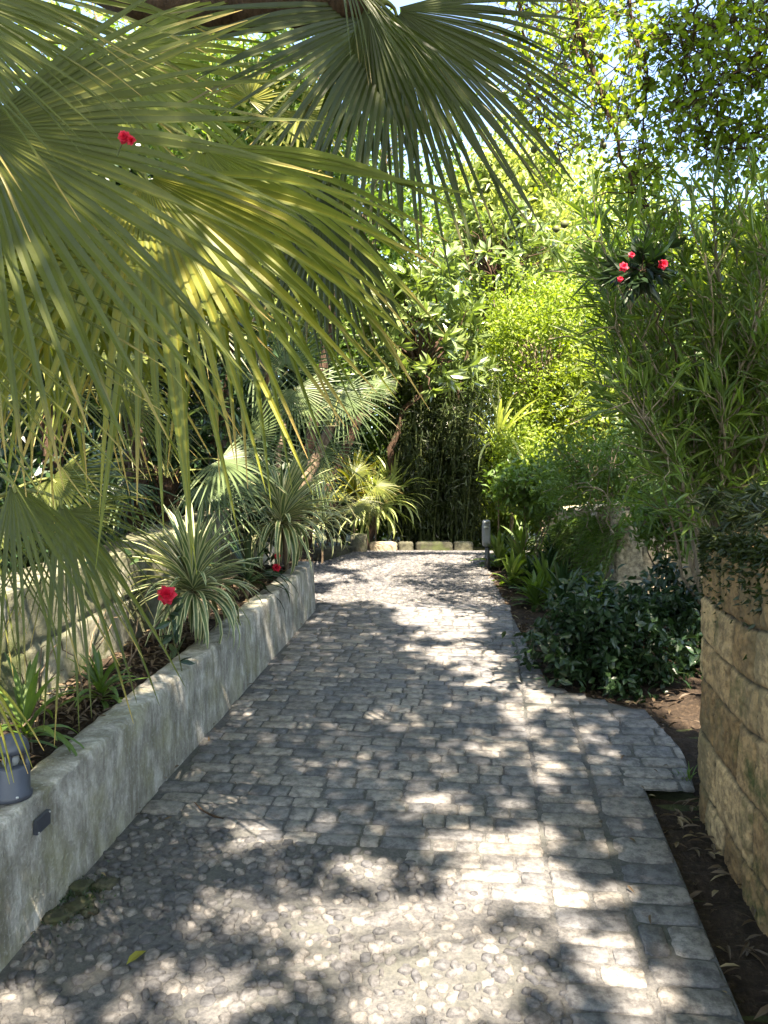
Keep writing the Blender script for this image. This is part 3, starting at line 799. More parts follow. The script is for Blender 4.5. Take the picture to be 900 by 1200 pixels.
# ------------------------------------------------------------------ trees and shrubs
def rand_dirs(n, up=.3):
    d = rng.normal(0, 1, (n, 3)); d[:, 2] += up; return nrm(d)
def clump_pts(c, rad, nclump, per, cs, shell=.45, hang=None):
    """leaf positions in many small clumps spread through an ellipsoid"""
    d = nrm(rng.normal(0, 1, (nclump, 3))); r = rng.uniform(shell, 1, nclump) ** .6 * rng.uniform(.75, 1.12, nclump)
    C = np.asarray(c) + d * r[:, None] * np.asarray(rad)
    P = np.repeat(C, per, 0) + rng.normal(0, cs, (nclump * per, 3))
    return C, P, np.repeat(np.arange(nclump), per)
def tree(name, label, cat, base, c, rad, nclump, per, cs, L, W, mat, T=T2, bark='bark', tr=.08, shell=.4, up=.2, hang=0.0, group=None, nlimb=None, limbname='branch', stemname='trunk', whorl=False, multi=1, gap=None, tone=.35):
    c = np.asarray(c, float); rad = np.broadcast_to(np.asarray(rad, float), (3,)); base = np.asarray(base, float)
    root = thing(name, label, cat, base, group)
    C, P, idx = clump_pts(c, rad, nclump, per, cs, shell)
    tone_ = rng.random(nclump)
    mb = MB(); low = c - np.array([0, 0, rad[2] * .5])
    forks = []
    for m_ in range(multi):
        b = base + (rng.normal(0, .10, 3) * [1, 1, 0] if multi > 1 else 0)
        q = low + (rng.normal(0, .35, 3) * rad if multi > 1 else 0)
        p = curve(b, q, 10, wob=.02 * np.linalg.norm(q - b)); tube(mb, p, np.linspace(tr, tr * .6, 10) / (1 if multi == 1 else 1.6), 9)
        forks.append(q)
    mb.build(stemname, M[bark], root, True)
    mb = MB(); forks = np.array(forks)
    nl = nlimb if nlimb is not None else min(nclump, 60)
    for k in rng.choice(nclump, nl, replace=False):
        q = forks[np.argmin(((forks - C[k]) ** 2).sum(1))]
        p = curve(q, C[k], 8, sag=.1 * rad[2], wob=.03 * np.linalg.norm(C[k] - q)); tube(mb, p, np.linspace(tr * .38, .004, 8), 5, cap=False)
    mb.build(limbname, M[bark], root, True)
    n = len(P)
    if whorl:
        out = nrm(C - c)[idx] + np.array([0, 0, .4]); D = nrm(nrm(rng.normal(0, 1, (n, 3))) * .95 + nrm(out) * .75)
        P = C[idx] + D * .01 + rng.normal(0, cs * .1, (n, 3)); Nn = nrm(out + rng.normal(0, .3, (n, 3)))
    else:
        D = rand_dirs(n, up); D[:, 2] -= hang; D = nrm(D); Nn = nrm(rng.normal(0, .75, (n, 3)) + UPV)
    keep = np.ones(n, bool) if gap is None else gap(P)
    var = np.clip(tone_[idx] * tone + rng.random(n) * (1 - tone), 0, 1)
    mb = MB(); sz = rng.uniform(.65, 1.2, n)
    place_leaves(mb, P[keep], D[keep], Nn[keep], (L * sz)[keep], (W * sz)[keep], T, var[keep])
    mb.build('crown' if stemname == 'trunk' else 'foliage', mat, root)
    return root
def gnd(p): return (p[0], p[1], float(ground_h(p[0], p[1])) - .02)
def px_tree(name, label, cat, px, py, D, rx, ry, nclump, per, cs, L, W, mat, depthr=None, trunkpx=None, **k):
    c = at(px, py, D); s_ = D / FPX
    rad = (rx * s_, depthr or rx * s_, ry * s_)
    b = at(trunkpx, py, D) if trunkpx is not None else c
    return tree(name, label, cat, gnd(b), c, rad, nclump, per, cs, L, W, mat, **k)

# backdrop of tall trees well beyond the path
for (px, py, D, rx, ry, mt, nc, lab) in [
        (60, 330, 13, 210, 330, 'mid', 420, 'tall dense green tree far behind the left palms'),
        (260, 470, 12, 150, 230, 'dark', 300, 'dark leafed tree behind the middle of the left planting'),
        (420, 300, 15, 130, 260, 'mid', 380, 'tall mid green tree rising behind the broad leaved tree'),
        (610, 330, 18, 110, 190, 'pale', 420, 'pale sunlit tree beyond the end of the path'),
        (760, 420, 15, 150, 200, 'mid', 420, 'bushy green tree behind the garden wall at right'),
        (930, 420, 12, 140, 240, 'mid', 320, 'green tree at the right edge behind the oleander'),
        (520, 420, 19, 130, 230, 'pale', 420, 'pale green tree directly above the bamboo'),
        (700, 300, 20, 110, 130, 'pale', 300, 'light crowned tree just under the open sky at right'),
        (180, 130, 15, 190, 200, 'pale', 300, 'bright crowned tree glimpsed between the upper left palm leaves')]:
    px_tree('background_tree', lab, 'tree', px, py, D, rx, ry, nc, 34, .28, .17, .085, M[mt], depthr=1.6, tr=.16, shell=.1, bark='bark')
# lime green feathery tree
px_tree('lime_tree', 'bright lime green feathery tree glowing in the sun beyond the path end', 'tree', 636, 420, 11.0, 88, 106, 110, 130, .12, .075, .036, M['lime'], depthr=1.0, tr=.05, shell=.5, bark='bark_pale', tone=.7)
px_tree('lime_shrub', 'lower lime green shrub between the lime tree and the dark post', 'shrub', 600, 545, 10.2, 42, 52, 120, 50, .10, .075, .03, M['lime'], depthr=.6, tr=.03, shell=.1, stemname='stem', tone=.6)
# broad leaved tree with whorls of glossy leaves
px_tree('broad_leaved_tree', 'tree with whorls of broad glossy leaves shining white in the sun above the path end', 'tree', 492, 392, 10.2, 82, 98, 150, 13, .08, .25, .075, M['broad'], T=T6, depthr=.8, tr=.06, shell=.35, bark='bark_dark', whorl=True, trunkpx=425)
px_tree('broad_leaved_tree', 'smaller broad leaved tree tucked behind the hanging palm leaf tips', 'tree', 580, 300, 12.0, 75, 60, 80, 13, .08, .25, .075, M['broad'], T=T6, depthr=.8, tr=.05, shell=.3, bark='bark_dark', whorl=True, trunkpx=480)
# bamboo
root = thing('bamboo', 'dark clump of tall bamboo standing at the far end of the path', 'bamboo', gnd(at(512, 640, 10.6)))
mb = MB(); tips = []
for k in range(120):
    b = at(rng.uniform(470, 552), 640, rng.uniform(10.1, 11.4)); b[2] = float(ground_h(b[0], b[1]))
    hgt = rng.uniform(1.5, 2.6); ld = rng.normal(0, .15, 2)
    p = curve(b, b + [ld[0], ld[1], hgt], 9); p[:, 0] += ld[0] * np.linspace(0, 1, 9) ** 3 * .8
    tube(mb, p, np.linspace(.014, .005, 9), 5, var=rng.random()); tips.append(p)
mb.build('culms', M['culm'], root, True)
mb = MB(); P = []
for p in tips:
    for q in range(190):
        t = rng.uniform(.08, 1) ** .8 * 8; i = min(int(t), 7); P.append(p[i] + (p[i + 1] - p[i]) * (t - i))
P = np.array(P) + rng.normal(0, .09, (len(P), 3)); n = len(P)
D = rand_dirs(n, -.9); place_leaves(mb, P, D, rand_dirs(n, .6), rng.uniform(.08, .16, n), .016, T2)
mb.build('foliage', M['bamboo'], root)

# oleander on the right
oc = at(835, 420, 4.3)
root = thing('oleander', 'large oleander with many thin stems and long narrow leaves on the right', 'oleander', gnd(at(862, 600, 4.7)))
mb = MB(); ends = []
b0 = np.array(root.location)
def olean(tipx, tipy, tD, r):
    bx = b0 + rng.normal(0, .09, 3) * [1, 1, 0]
    tip = at(tipx, tipy, tD); mid = (bx * .45 + tip * .55) + np.array([0, 0, .15])
    p = np.vstack([curve(bx, mid, 7, wob=.012), curve(mid, tip, 7, sag=.02, wob=.012)[1:]])
    tube(mb, p, np.linspace(r, .004, len(p)), 6, cap=False)
    for k in range(5, len(p)):
        for _ in range(3):
            d = nrm(nrm(tip - mid) + rng.normal(0, .55, 3)); L = rng.uniform(.14, .34)
            q = curve(p[k], p[k] + d * L, 5, wob=.006); tube(mb, q, np.linspace(.0035, .0018, 5), 4, cap=False)
            ends.append((q, nrm(d + [0, 0, .25])))
for k in range(34):
    olean(rng.uniform(705, 980), rng.uniform(270, 520), rng.uniform(3.7, 5.0), rng.uniform(.007, .015))
for tx, ty, tD in ((835, 235, 3.9), (870, 255, 3.9), (800, 285, 4.0), (900, 250, 3.9), (905, 300, 3.7), (745, 330, 4.1), (715, 420, 4.2), (760, 270, 4.1)):
    olean(tx, ty, tD, .011)
mb.build('stems', M['bark_pale'], root, True)
mb = MB(); P = []; D = []
for q, d in ends:
    m_ = 7
    t = rng.uniform(.15, 1, m_); k = np.minimum((t * 4).astype(int), 3)
    P.append(q[k] + (q[k + 1] - q[k]) * (t * 4 - k)[:, None]); D.append(nrm(d + rng.normal(0, .55, (m_, 3))))
P = np.concatenate(P); D = np.concatenate(D); n = len(P)
place_leaves(mb, P, D, nrm(rng.normal(0, .6, (n, 3)) + UPV + TC * .4), rng.uniform(.11, .21, n), rng.uniform(.013, .021, n), TL)
mb.build('foliage', M['oleander'], root)
print('oleander leaves', n)

# flowers
def bloom(mb, c, r, n=5, layers=3):
    for l in range(layers):
        k = n
        a = np.arange(k) * 2 * np.pi / k + l * .6 + rng.normal(0, .1, k); e = .1 + .45 * l
        D = np.stack([np.cos(a) * math.cos(e), np.full(k, 0) + 0, np.sin(a) * math.cos(e)], -1)
        D = D[:, [0]] * RGT + D[:, [2]] * UPV + TC * math.sin(e) + rng.normal(0, .12, (k, 3))
        place_leaves(mb, np.repeat(np.asarray(c)[None], k, 0), D, np.repeat((TC)[None], k, 0) + rng.normal(0, .3, (k, 3)), r * (1 - .12 * l), r * .95, T6)
# flowering sprig before the sky, silhouette shade put into its leaf colour
oc2 = at(752, 318, 3.3)
root = thing('flowering_sprig', 'hanging sprig of long leaves darkened to a silhouette, with four red blooms against the bright sky', 'flowers', at(812, 470, 4.3))
mb = MB(); P = []; D = []
tube(mb, curve(at(812, 470, 4.3), oc2, 13, wob=.02), np.linspace(.005, .003, 13), 6)
for k in range(20):
    a = rng.uniform(0, 6.28); q_ = rng.uniform(.35, 1.15); tip = at(754 + 36 * q_ * math.cos(a), 316 + 34 * q_ * math.sin(a), 3.3 + rng.uniform(-.14, .14))
    q = curve(oc2, tip, 5, sag=.01); tube(mb, q, .002, 4)
    for j in range(15):
        P.append(q[rng.integers(1, 5)]); D.append(nrm(nrm(tip - oc2) + rng.normal(0, .45, 3)))
mb.build('stem', M['bark_dark'], root, True)
mb = MB(); P = np.array(P); n = len(P)
place_leaves(mb, P, np.array(D), rng.normal(0, .6, (n, 3)) + UPV, rng.uniform(.06, .12, n), .024, TL, rng.random(n) * .7)
mb.build('foliage', M['black'], root)
for (px, py, r) in ((731, 313, .022), (777, 310, .024), (740, 299, .015), (727, 327, .014)):
    mb = MB(); bloom(mb, at(px, py, 3.14), r); mb.build('flower', M['red'], root)
for (px, py, D, r, lab, foot) in (
        (195, 697, 3.5, .050, 'red bloom on a bent stalk at the left side of the nearer striped plant', (215, 770)),
        (324, 665, 5.75, .036, 'pink red double bloom on a stalk under the farther striped plant', (318, 715)),
        (146, 161, 1.40, .017, 'single red bloom lying on the big palm leaf at upper left', (146, 161))):
    c = at(px, py, D)
    if D < 2:
        root = thing('red_flower', lab, 'flower', c, 'separate red blooms on the left')
        mb = MB(); bloom(mb, c, r * .8, 6, 4); bloom(mb, c + RGT * .012 - UPV * .006, r * .6, 5, 3); mb.build('petals', M['red'], root)
        mb = MB(); tube(mb, curve(c, c + np.array([-.02, .01, -.03]), 4), .0015, 5); mb.build('stem', M['stem'], root, True)
    else:
        ft = at(*foot, D + .05); ft[2] = float(gz(ft[1])) + .34
        root = thing('red_flower', lab, 'flower', ft, 'separate red blooms on the left')
        mb = MB(); bloom(mb, c, r, 6, 4)
        if 'double' in lab: bloom(mb, at(325, 652, D), r * .75, 6, 3)
        mb.build('petals', M['red'], root)
        mb = MB(); tube(mb, curve(ft, c, 8, wob=.006), .003, 6)
        mb.build('stem', M['stem'], root, True)
        mb = MB(); n = 22; Pq = ft + (c - ft) * rng.uniform(.2, .9, n)[:, None]
        place_leaves(mb, Pq, rand_dirs(n, .1), rand_dirs(n, 1), .09, .03, TL); mb.build('leaves', M['dark'], root)

# right side shrubs
s_ = 4.7
px_tree('glossy_shrub', 'low dark glossy leaved shrub at the right edge of the path behind the stone pillar', 'shrub', 718, 756, 4.55, 98, 72, 210, 26, .05, .065, .032, M['dark'], T=T6, depthr=.42, tr=.008, shell=.15, stemname='stem', multi=5, bark='bark_dark')
px_tree('glossy_shrub', 'dark glossy shrub in deep shade between the first shrub and the garden wall', 'shrub', 778, 745, 4.8, 60, 76, 170, 24, .05, .065, .032, M['dark'], T=T6, depthr=.3, tr=.012, shell=.15, stemname='stem', multi=4)
px_tree('round_leaf_bush', 'dark green bush above the leafy ground plants just right of the post', 'shrub', 622, 575, 7.6, 46, 36, 110, 30, .06, .075, .04, M['mid'], T=T2, depthr=.4, tr=.012, shell=.1, stemname='stem', multi=4)
px_tree('twiggy_shrub', 'twiggy brownish shrub above the overgrown garden wall', 'shrub', 710, 555, 6.6, 85, 62, 150, 30, .07, .06, .02, M['mid'], depthr=.5, tr=.012, shell=.1, stemname='stem', multi=9, bark='bark_pale')
px_tree('leafy_shrub', 'mid green shrub under the oleander behind the stone pillar', 'shrub', 790, 612, 5.4, 60, 34, 70, 28, .06, .07, .026, M['mid'], depthr=.4, tr=.012, shell=.1, stemname='stem', multi=6)
# vines hanging over the garden wall
root = thing('hanging_vine', 'olive green vine mound draping over the garden wall on the right', 'vine', at(690, 650, 6.3))
mb = MB(); mb2 = MB()
for k in range(150):
    t = rng.random(); a = at(732 - 95 * t, rng.uniform(598, 612) + 18 * t ** 2, 6.2 + 2.2 * t) + np.array([.1, .05, 0])
    Ld = rng.uniform(.15, .62); dr = nrm(np.array([-.6, -.35, 0]) + rng.normal(0, .2, 3) * [1, 1, 0])
    q = [a + dr * Ld * f_ * .6 + np.array([0, 0, .06 * math.sin(f_ * 3) - Ld * f_ ** 1.6]) for f_ in np.linspace(0, 1, 8)]
    tube(mb, q, .003, 4, cap=False); q = np.array(q)
    n = 50; tt_ = rng.uniform(0, 7, n); i = np.minimum(tt_.astype(int), 6); P = q[i] + (q[i + 1] - q[i]) * (tt_ - i)[:, None]
    place_leaves(mb2, P, nrm(rng.normal(0, .6, (n, 3)) + dr - UPV * .6), rand_dirs(n, .8), rng.uniform(.04, .08, n), .014, T2)
mb.build('stems', M['stem'], root); mb2.build('foliage', M['mid'], root)
# leafy ground plants between the path and the wall
spots = [(590, 625, 8.2), (612, 640, 7.6), (640, 645, 7.1), (600, 668, 7.0), (628, 690, 6.3), (660, 690, 6.0), (585, 650, 7.9), (650, 620, 7.9), (700, 690, 5.9), (610, 610, 8.6), (622, 660, 7.0), (592, 640, 8.4), (640, 670, 6.5)]
labs = ['leafy shade plant directly right of the dark post', 'broad tufted shade plant second right from the post', 'upright shade plant under the vine mound', 'low reddish stemmed plant at the path edge',
        'tufted plant at the path edge left of the glossy shrub', 'tufted plant behind the glossy shrub', 'small plant at the foot of the dark post', 'tall tuft below the dark green bush',
        'tuft between the glossy shrub and the wall end', 'tall arching tuft above the post foot', 'middle tuft of the ground plants at right', 'slim bright tuft beside the post', 'low tuft left of the vine foot']
for (px, py, D), lab in zip(spots, labs):
    c = at(px, py, D); g = float(ground_h(c[0], c[1]))
    rosette('shade_plant', lab, (c[0], c[1], g + .06), (c[0], c[1], g), 34, rng.uniform(.26, .42) , .05, M[['mid', 'dark', 'oleander'][rng.integers(0, 3)]], 'plant', (.5, 1.6), (.3, 1.5), 'leafy shade plants right of the path', .008)
# ivy and moss on the pillar top
root = thing('pillar_creeper', 'mossy green creeper lying over the top of the rounded stone pillar', 'creeper', (1.2, 2.9, 1.4))
mb = MB(); mb2 = MB()
for k in range(190):
    y0 = rng.uniform(1.6, 3.40); x0 = rng.uniform(.92, 1.5)
    a = np.array([x0 + .05, y0, 1.475]); out = nrm(np.array([x0 - 1.17 - .25, (y0 - 3.1) if y0 > 3.1 else 0, 0]) + rng.normal(0, .3, 3) * [1, 1, 0])
    Ld = rng.uniform(.05, .17)
    q = np.array([a + out * Ld * f_ + np.array([0, 0, .10 * math.sin(f_ * 2.6) * (Ld / .1) - .0 * f_]) for f_ in np.linspace(0, 1, 7)])
    tube(mb, q, .002, 4, cap=False)
    n = 26; tt_ = rng.uniform(0, 6, n); i = np.minimum(tt_.astype(int), 5); P = q[i] + (q[i + 1] - q[i]) * (tt_ - i)[:, None]
    place_leaves(mb2, P, nrm(rng.normal(0, .5, (n, 3)) + out), rand_dirs(n, 1.0), rng.uniform(.03, .08, n), .011, TL, rng.random(n) * .7)
mb.build('stems', M['stem'], root); mb2.build('foliage', M['bamboo'], root)
mb = MB(); n = 9500
a = rng.uniform(0, 6.28, n); yy_ = rng.uniform(1.3, 3.15, n); far_ = rng.random(n) < .45
x_ = np.where(far_, 1.17 - .31 * np.cos(a * .25 - .0), .862); y_ = np.where(far_, 3.12 + .31 * np.sin(a * .25), yy_)
z_ = 1.47 - np.abs(rng.normal(-.01, .07, n)) * (1 + 1.2 * np.sin(y_ * 9) ** 2)
place_leaves(mb, np.stack([x_, y_, z_], -1), rand_dirs(n, -.3) - [.3, 0, 0], rand_dirs(n, .3), rng.uniform(.015, .045, n), .013, T2)
tag(mb.build('moss', M['bamboo'], smooth=True), 'thick dark moss fringe under the top edge of the stone pillar', 'moss', kind='stuff')

# ------------------------------------------------------------------ fruit tree at top right
root = thing('fruit_tree', 'open twiggy tree with small round fruits hanging into the sky at upper right', 'tree', gnd(np.array([3.0, 5.2, 0])))
rb = np.array(root.location)
mb = MB(); fork = np.array([2.9, 5.2, 4.6])
tube(mb, curve(rb, fork, 12, wob=.03), np.linspace(.14, .09, 12), 10); mb.build('trunk', M['bark_dark'], root, True)
mb = MB(); ends = []
mains = [[(655, -40, 4.3), (672, 20, 4.3), (697, 85, 4.3), (718, 150, 4.35), (740, 215, 4.4), (768, 262, 4.4)],
         [(735, -40, 4.6), (742, 30, 4.6), (760, 90, 4.6), (755, 160, 4.7), (742, 225, 4.7)],
         [(820, -40, 4.6), (815, 30, 4.6), (800, 80, 4.6), (820, 150, 4.6), (842, 190, 4.6)],
         [(940, 40, 4.2), (890, 60, 4.2), (850, 95, 4.3), (800, 110, 4.4)],
         [(930, -20, 4.4), (880, 10, 4.4), (850, 30, 4.4), (780, 40, 4.5)],
         [(600, -50, 4.9), (612, 30, 4.9), (618, 90, 4.9), (640, 140, 5.0), (660, 185, 5.0)],
         [(950, 130, 4.6), (900, 150, 4.6), (850, 165, 4.7)],
         [(700, -50, 5.2), (690, 10, 5.2), (660, 70, 5.2), (640, 110, 5.2)]]
for mi, ml in enumerate(mains):
    k = np.array([at(*q) for q in ml])
    t = np.linspace(0, len(k) - 1, 26); i = np.minimum(t.astype(int), len(k) - 2)
    p = k[i] + (k[i + 1] - k[i]) * (t - i)[:, None] + rng.normal(0, .008, (26, 3))
    r0 = .02 if mi == 0 else .010
    tube(mb, p, np.linspace(r0, .004, 26), 7, cap=False)
    tube(mb, curve(fork, p[0], 8, sag=.2, wob=.02), np.linspace(.05, r0, 8), 7, cap=False)
    for j in range(1, 26):
        for _ in range(3):
            d = nrm(rng.normal(0, 1, 3) * [1, .7, 1] - [0, 0, .5])
            grow(mb, p[j], d, rng.uniform(.16, .34), .0045, 1 if rng.random() < .8 else 0, ends, 3, .75, 0, 3, .9, 4)
mb.build('branch', M['bark_dark'], root, True)
E = np.array([e[0] for e in ends]); n0 = len(E); print('twigs', n0)
ids = rng.integers(0, n0, 6400); P = E[ids] + rng.normal(0, .035, (len(ids), 3))
n = len(P); mb = MB()
place_leaves(mb, P, rand_dirs(n, -.2), rand_dirs(n, .9), rng.uniform(.025, .068, n), rng.uniform(.02, .042, n), T6)
mb.build('crown', M['canopy'], root)
def ball(mb, c, r, seg=10, rings=7):
    th = np.linspace(0, 2 * np.pi, seg, endpoint=False); ph = np.linspace(.08, math.pi - .08, rings)
    V = np.stack([np.outer(np.sin(ph), np.cos(th)), np.outer(np.sin(ph), np.sin(th)), np.outer(np.cos(ph), np.ones(seg))], -1).reshape(-1, 3) * r + c
    i = np.arange(rings - 1)[:, None] * seg; j = np.arange(seg)[None]; j2 = (j + 1) % seg
    mb.add(V, [np.stack([i + j, i + seg + j, i + seg + j2, i + j2], -1).reshape(-1, 4), np.arange(seg)[None], (np.arange(seg)[::-1] + (rings - 1) * seg)[None]], rng.random())
for (px, py) in ((673, 60), (705, 62), (680, 165), (710, 168), (622, 130), (652, 252), (744, 241), (762, 262), (770, 250), (811, 221), (653, 266), (640, 310), (620, 168), (865, 205), (775, 243), (735, 125)):
    ex_, ey_, _d = project(E); c_ = E[np.argmin((ex_ - px) ** 2 + (ey_ - py) ** 2)] - [0, 0, .022]
    mb = MB(); ball(mb, c_, .021 + rng.uniform(-.003, .004)); mb.build('fruit', M['pulp'], root, True)

# ------------------------------------------------------------------ extra planting
for (px, py, D, rx, ry, mt, nc, L, W, lab) in [
        (300, 150, 7.0, 130, 120, 'mid', 240, .16, .035, 'long leaved green shrub tree between the upper left palm leaves'),
        (150, 420, 6.0, 150, 150, 'dark', 260, .13, .04, 'dark shrub behind the hanging yellow palm tips at left'),
        (240, 590, 6.2, 90, 60, 'dark', 160, .10, .04, 'dark shrub on top of the mossy retaining wall'),
        (30, 620, 4.2, 90, 60, 'dark', 130, .09, .035, 'dark shrub on the wall top at the left edge'),
        (400, 420, 11.5, 60, 110, 'mid', 220, .14, .06, 'green tree between the palms and the broad leaved tree'),
        (330, 330, 9.5, 90, 100, 'pale', 200, .16, .05, 'sunlit shrub tree behind the hanging blue green leaf'),
        (590, 240, 16, 80, 90, 'pale', 220, .22, .09, 'pale leafed tree right of the ribbed palm leaf tips'),
        (870, 330, 9.5, 80, 100, 'lime2', 150, .14, .05, 'leafy tree behind the top of the oleander'),
        (700, 480, 10.5, 90, 90, 'lime2', 260, .09, .04, 'fine leaved green shrub right of the lime green tree')]:
    c = at(px, py, D)
    px_tree('leafy_tree', lab, 'tree', px, py, D, rx, ry, nc, 24, .14, L, W, M[mt], depthr=.7, tr=.04, shell=.1, hang=.2)

# ------------------------------------------------------------------ unseen tree, its crown shaped to set sun patches on the path
SPOTS = [(375,1065,22,18),(410,1100,30,22),(450,1130,30,25),(500,1165,55,35),(520,1190,60,20),(560,1150,40,25),(480,1085,40,20),(540,1075,35,18),
 (570,1120,25,20),(600,1020,45,20),(625,1040,45,18),(655,1050,35,14),(700,1050,28,12),(560,1045,35,13),(590,990,26,11),(530,990,20,12),(610,985,28,12),
 (425,1015,16,9),(445,1050,12,9),(440,1180,28,18),(650,1080,22,12),(385,1115,18,12),(590,1180,26,20),(700,1115,22,14),(730,1132,25,16),(750,1165,20,18),
 (770,1190,15,12),(275,1055,13,10),(302,1085,14,10),(245,1143,10,12),(210,1155,9,8),(175,1190,15,10),(70,1190,12,8),(10,1185,8,8),(290,1170,20,12),(330,1165,22,14),
 (250,1182,18,9),(300,980,16,10),(250,935,19,8),(205,905,9,5),(185,928,9,5),(510,940,20,9),(680,866,13,6),(640,895,13,6),(635,915,9,6),(600,830,22,5),
 (625,815,25,5),(590,800,32,6),(565,785,32,6),(520,770,25,5),(540,760,22,4),(500,745,20,4),(530,735,18,4),(640,828,14,4),(590,875,14,4),(560,880,16,4),
 (470,850,12,3),(500,690,62,20),(540,682,35,18),(480,672,50,7),(430,690,28,5),(400,700,22,3),(385,678,12,3),(540,720,22,7),(500,725,22,5),(545,745,18,5),
 (440,662,38,4),(510,655,45,4),(575,770,18,6),(560,705,14,8),(610,845,12,4),(480,760,14,3),(620,860,10,4)]
sp = []
for (a, b, rx, ry) in SPOTS:
    g = onramp(a, b); D_ = (g - CAM) @ FWD
    e_ = .012 if b > 960 else (.0 if b > 735 else .10)
    sp.append((g[0], g[1], rx * D_ / FPX + e_, ry * D_ * D_ / (FPX * 1.55) + e_))
r3 = np.random.default_rng(5)
for k in range(1000):
    side = r3.random() < .6
    x = r3.uniform(-5, -1.75) if side else r3.uniform(.95, 4.2)
    sp.append((x, r3.uniform(-1, 9.5), r3.uniform(.03, .16), r3.uniform(.03, .16)))
for k in range(170): sp.append((r3.uniform(-3.2, -1.85), r3.uniform(1.2, 5.0), r3.uniform(.03, .13), r3.uniform(.03, .13)))
sp = np.array(sp)
hz = r3.uniform(5.2, 9.0, 120000)
tx = r3.uniform(-5.5, 4.5, len(hz)); ty = r3.uniform(-3.5, 8.9, len(hz))
n_b = 9000; hz = np.concatenate([hz, r3.uniform(6.5, 10, n_b)]); tx = np.concatenate([tx, r3.uniform(-1.5, 0.1, n_b)]); ty = np.concatenate([ty, r3.uniform(9.7, 10.8, n_b)])  # extra unseen leaves added overhead to shade the bamboo
G0 = np.stack([tx, ty, SL * np.minimum(ty, 8.5)], -1)
Pc = G0 + SUN * (hz / SUN[2])[:, None]
ppx, ppy, pD = project(Pc)
inview = (pD > 0) & (ppx > -120) & (ppx < 1020) & (ppy > -60)
PAD = .042
hit = np.zeros(len(Pc), bool)
for (x, y, rx, ry) in sp:
    hit |= ((tx - x) / (rx + PAD)) ** 2 + ((ty - y) / (ry + PAD)) ** 2 < 1
keep = ~inview & ~hit
Pc = Pc[keep]; n = len(Pc)
root = thing('shade_tree', 'unseen tall tree behind the viewer, its crown shaped to throw dappled shade over the path', 'tree', gnd(np.array([-4.2, -2.6, 0])))
base = np.array(root.location); mb = MB(); fork = np.array([-3.2, -2.6, 4.4])
tube(mb, curve(base, fork, 12, wob=.03), np.linspace(.28, .18, 12), 12); mb.build('trunk', M['bark_dark'], root, True)
mb = MB()
for q in Pc[r3.choice(n, 46, replace=False)]:
    tube(mb, curve(fork, q, 10, sag=.5, wob=.05), np.linspace(.02, .005, 10), 6, cap=False)
mb.build('branch', M['bark_dark'], root, True)
mb = MB(); place_leaves(mb, Pc, rand_dirs(n, 0), nrm(rng.normal(0, .45, (n, 3)) + SUN), rng.uniform(.10, .15, n), rng.uniform(.06, .09, n), T2)
mb.build('crown', M['canopy'], root)
print('shade leaves', n)

# hedge and low growth closing the view behind the path end
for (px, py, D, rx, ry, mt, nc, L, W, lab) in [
        (512, 585, 12.2, 50, 75, 'black', 260, .12, .03, 'shrub with shade put into its leaf colour filling the hollow inside the bamboo'),
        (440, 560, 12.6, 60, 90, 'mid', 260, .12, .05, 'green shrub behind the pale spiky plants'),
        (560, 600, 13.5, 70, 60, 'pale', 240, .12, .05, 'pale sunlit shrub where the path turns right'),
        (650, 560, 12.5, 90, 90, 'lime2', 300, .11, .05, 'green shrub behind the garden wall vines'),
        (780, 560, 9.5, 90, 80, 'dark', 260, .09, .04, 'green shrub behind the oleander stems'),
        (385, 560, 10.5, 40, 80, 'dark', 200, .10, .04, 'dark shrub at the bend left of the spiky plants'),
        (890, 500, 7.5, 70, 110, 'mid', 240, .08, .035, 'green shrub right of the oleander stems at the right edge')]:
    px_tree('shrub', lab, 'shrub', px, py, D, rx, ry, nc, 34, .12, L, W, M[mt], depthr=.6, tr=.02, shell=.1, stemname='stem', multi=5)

# ------------------------------------------------------------------ garden lamp, plaque, bollard
def lathe(mb, c, prof, seg=24, var=.5):
    th = np.linspace(0, 2 * np.pi, seg, endpoint=False); prof = np.array(prof)
    V = np.stack([np.outer(prof[:, 0], np.cos(th)), np.outer(prof[:, 0], np.sin(th)), np.outer(prof[:, 1], np.ones(seg))], -1).reshape(-1, 3) + c
    i = np.arange(len(prof) - 1)[:, None] * seg; j = np.arange(seg)[None]; j2 = (j + 1) % seg
    mb.add(V, [np.stack([i + j, i + j2, i + seg + j2, i + seg + j], -1).reshape(-1, 4)], var)
lc = np.array([-1.452, 2.2, float(gz(2.2)) + .396])
_l = lathe
def lathe(mb, c, prof, seg=24, var=.5): _l(mb, c, [(a * .86, b * .9) for a, b in prof], seg, var)
root = thing('garden_lamp', 'squat blue grey metal garden lamp with an open cage head standing on the kerb wall', 'lamp', lc)
mb = MB(); lathe(mb, lc, [(0, .0), (.070, .0), (.073, .006), (.073, .018), (.066, .024), (.064, .105), (.060, .112), (.0, .114)]); mb.build('base', M['lamp_body'], root, True)
for k in range(4):
    mb = MB(); a = k * math.pi / 2 + .5; q = lc + np.array([math.cos(a) * .046, math.sin(a) * .046, 0]); e = np.array([0, 0, 1.])
    tube(mb, [q + e * .097, q + e * .12, q + e * .151 - np.array([math.cos(a), math.sin(a), 0]) * .004], .009, 8)
    mb.build('cage_bar', M['lamp_body'], root, True)
mb = MB(); lathe(mb, lc, [(0, .156), (.056, .156), (.062, .160), (.062, .172), (.056, .192), (.042, .207), (.022, .216), (0, .218)]); mb.build('dome', M['lamp_body'], root, True)
mb = MB(); lathe(mb, lc, [(0, .112), (.026, .112), (.030, .125), (.026, .15), (0, .157)], 14); mb.build('lens', M['lamp_glass'], root, True)
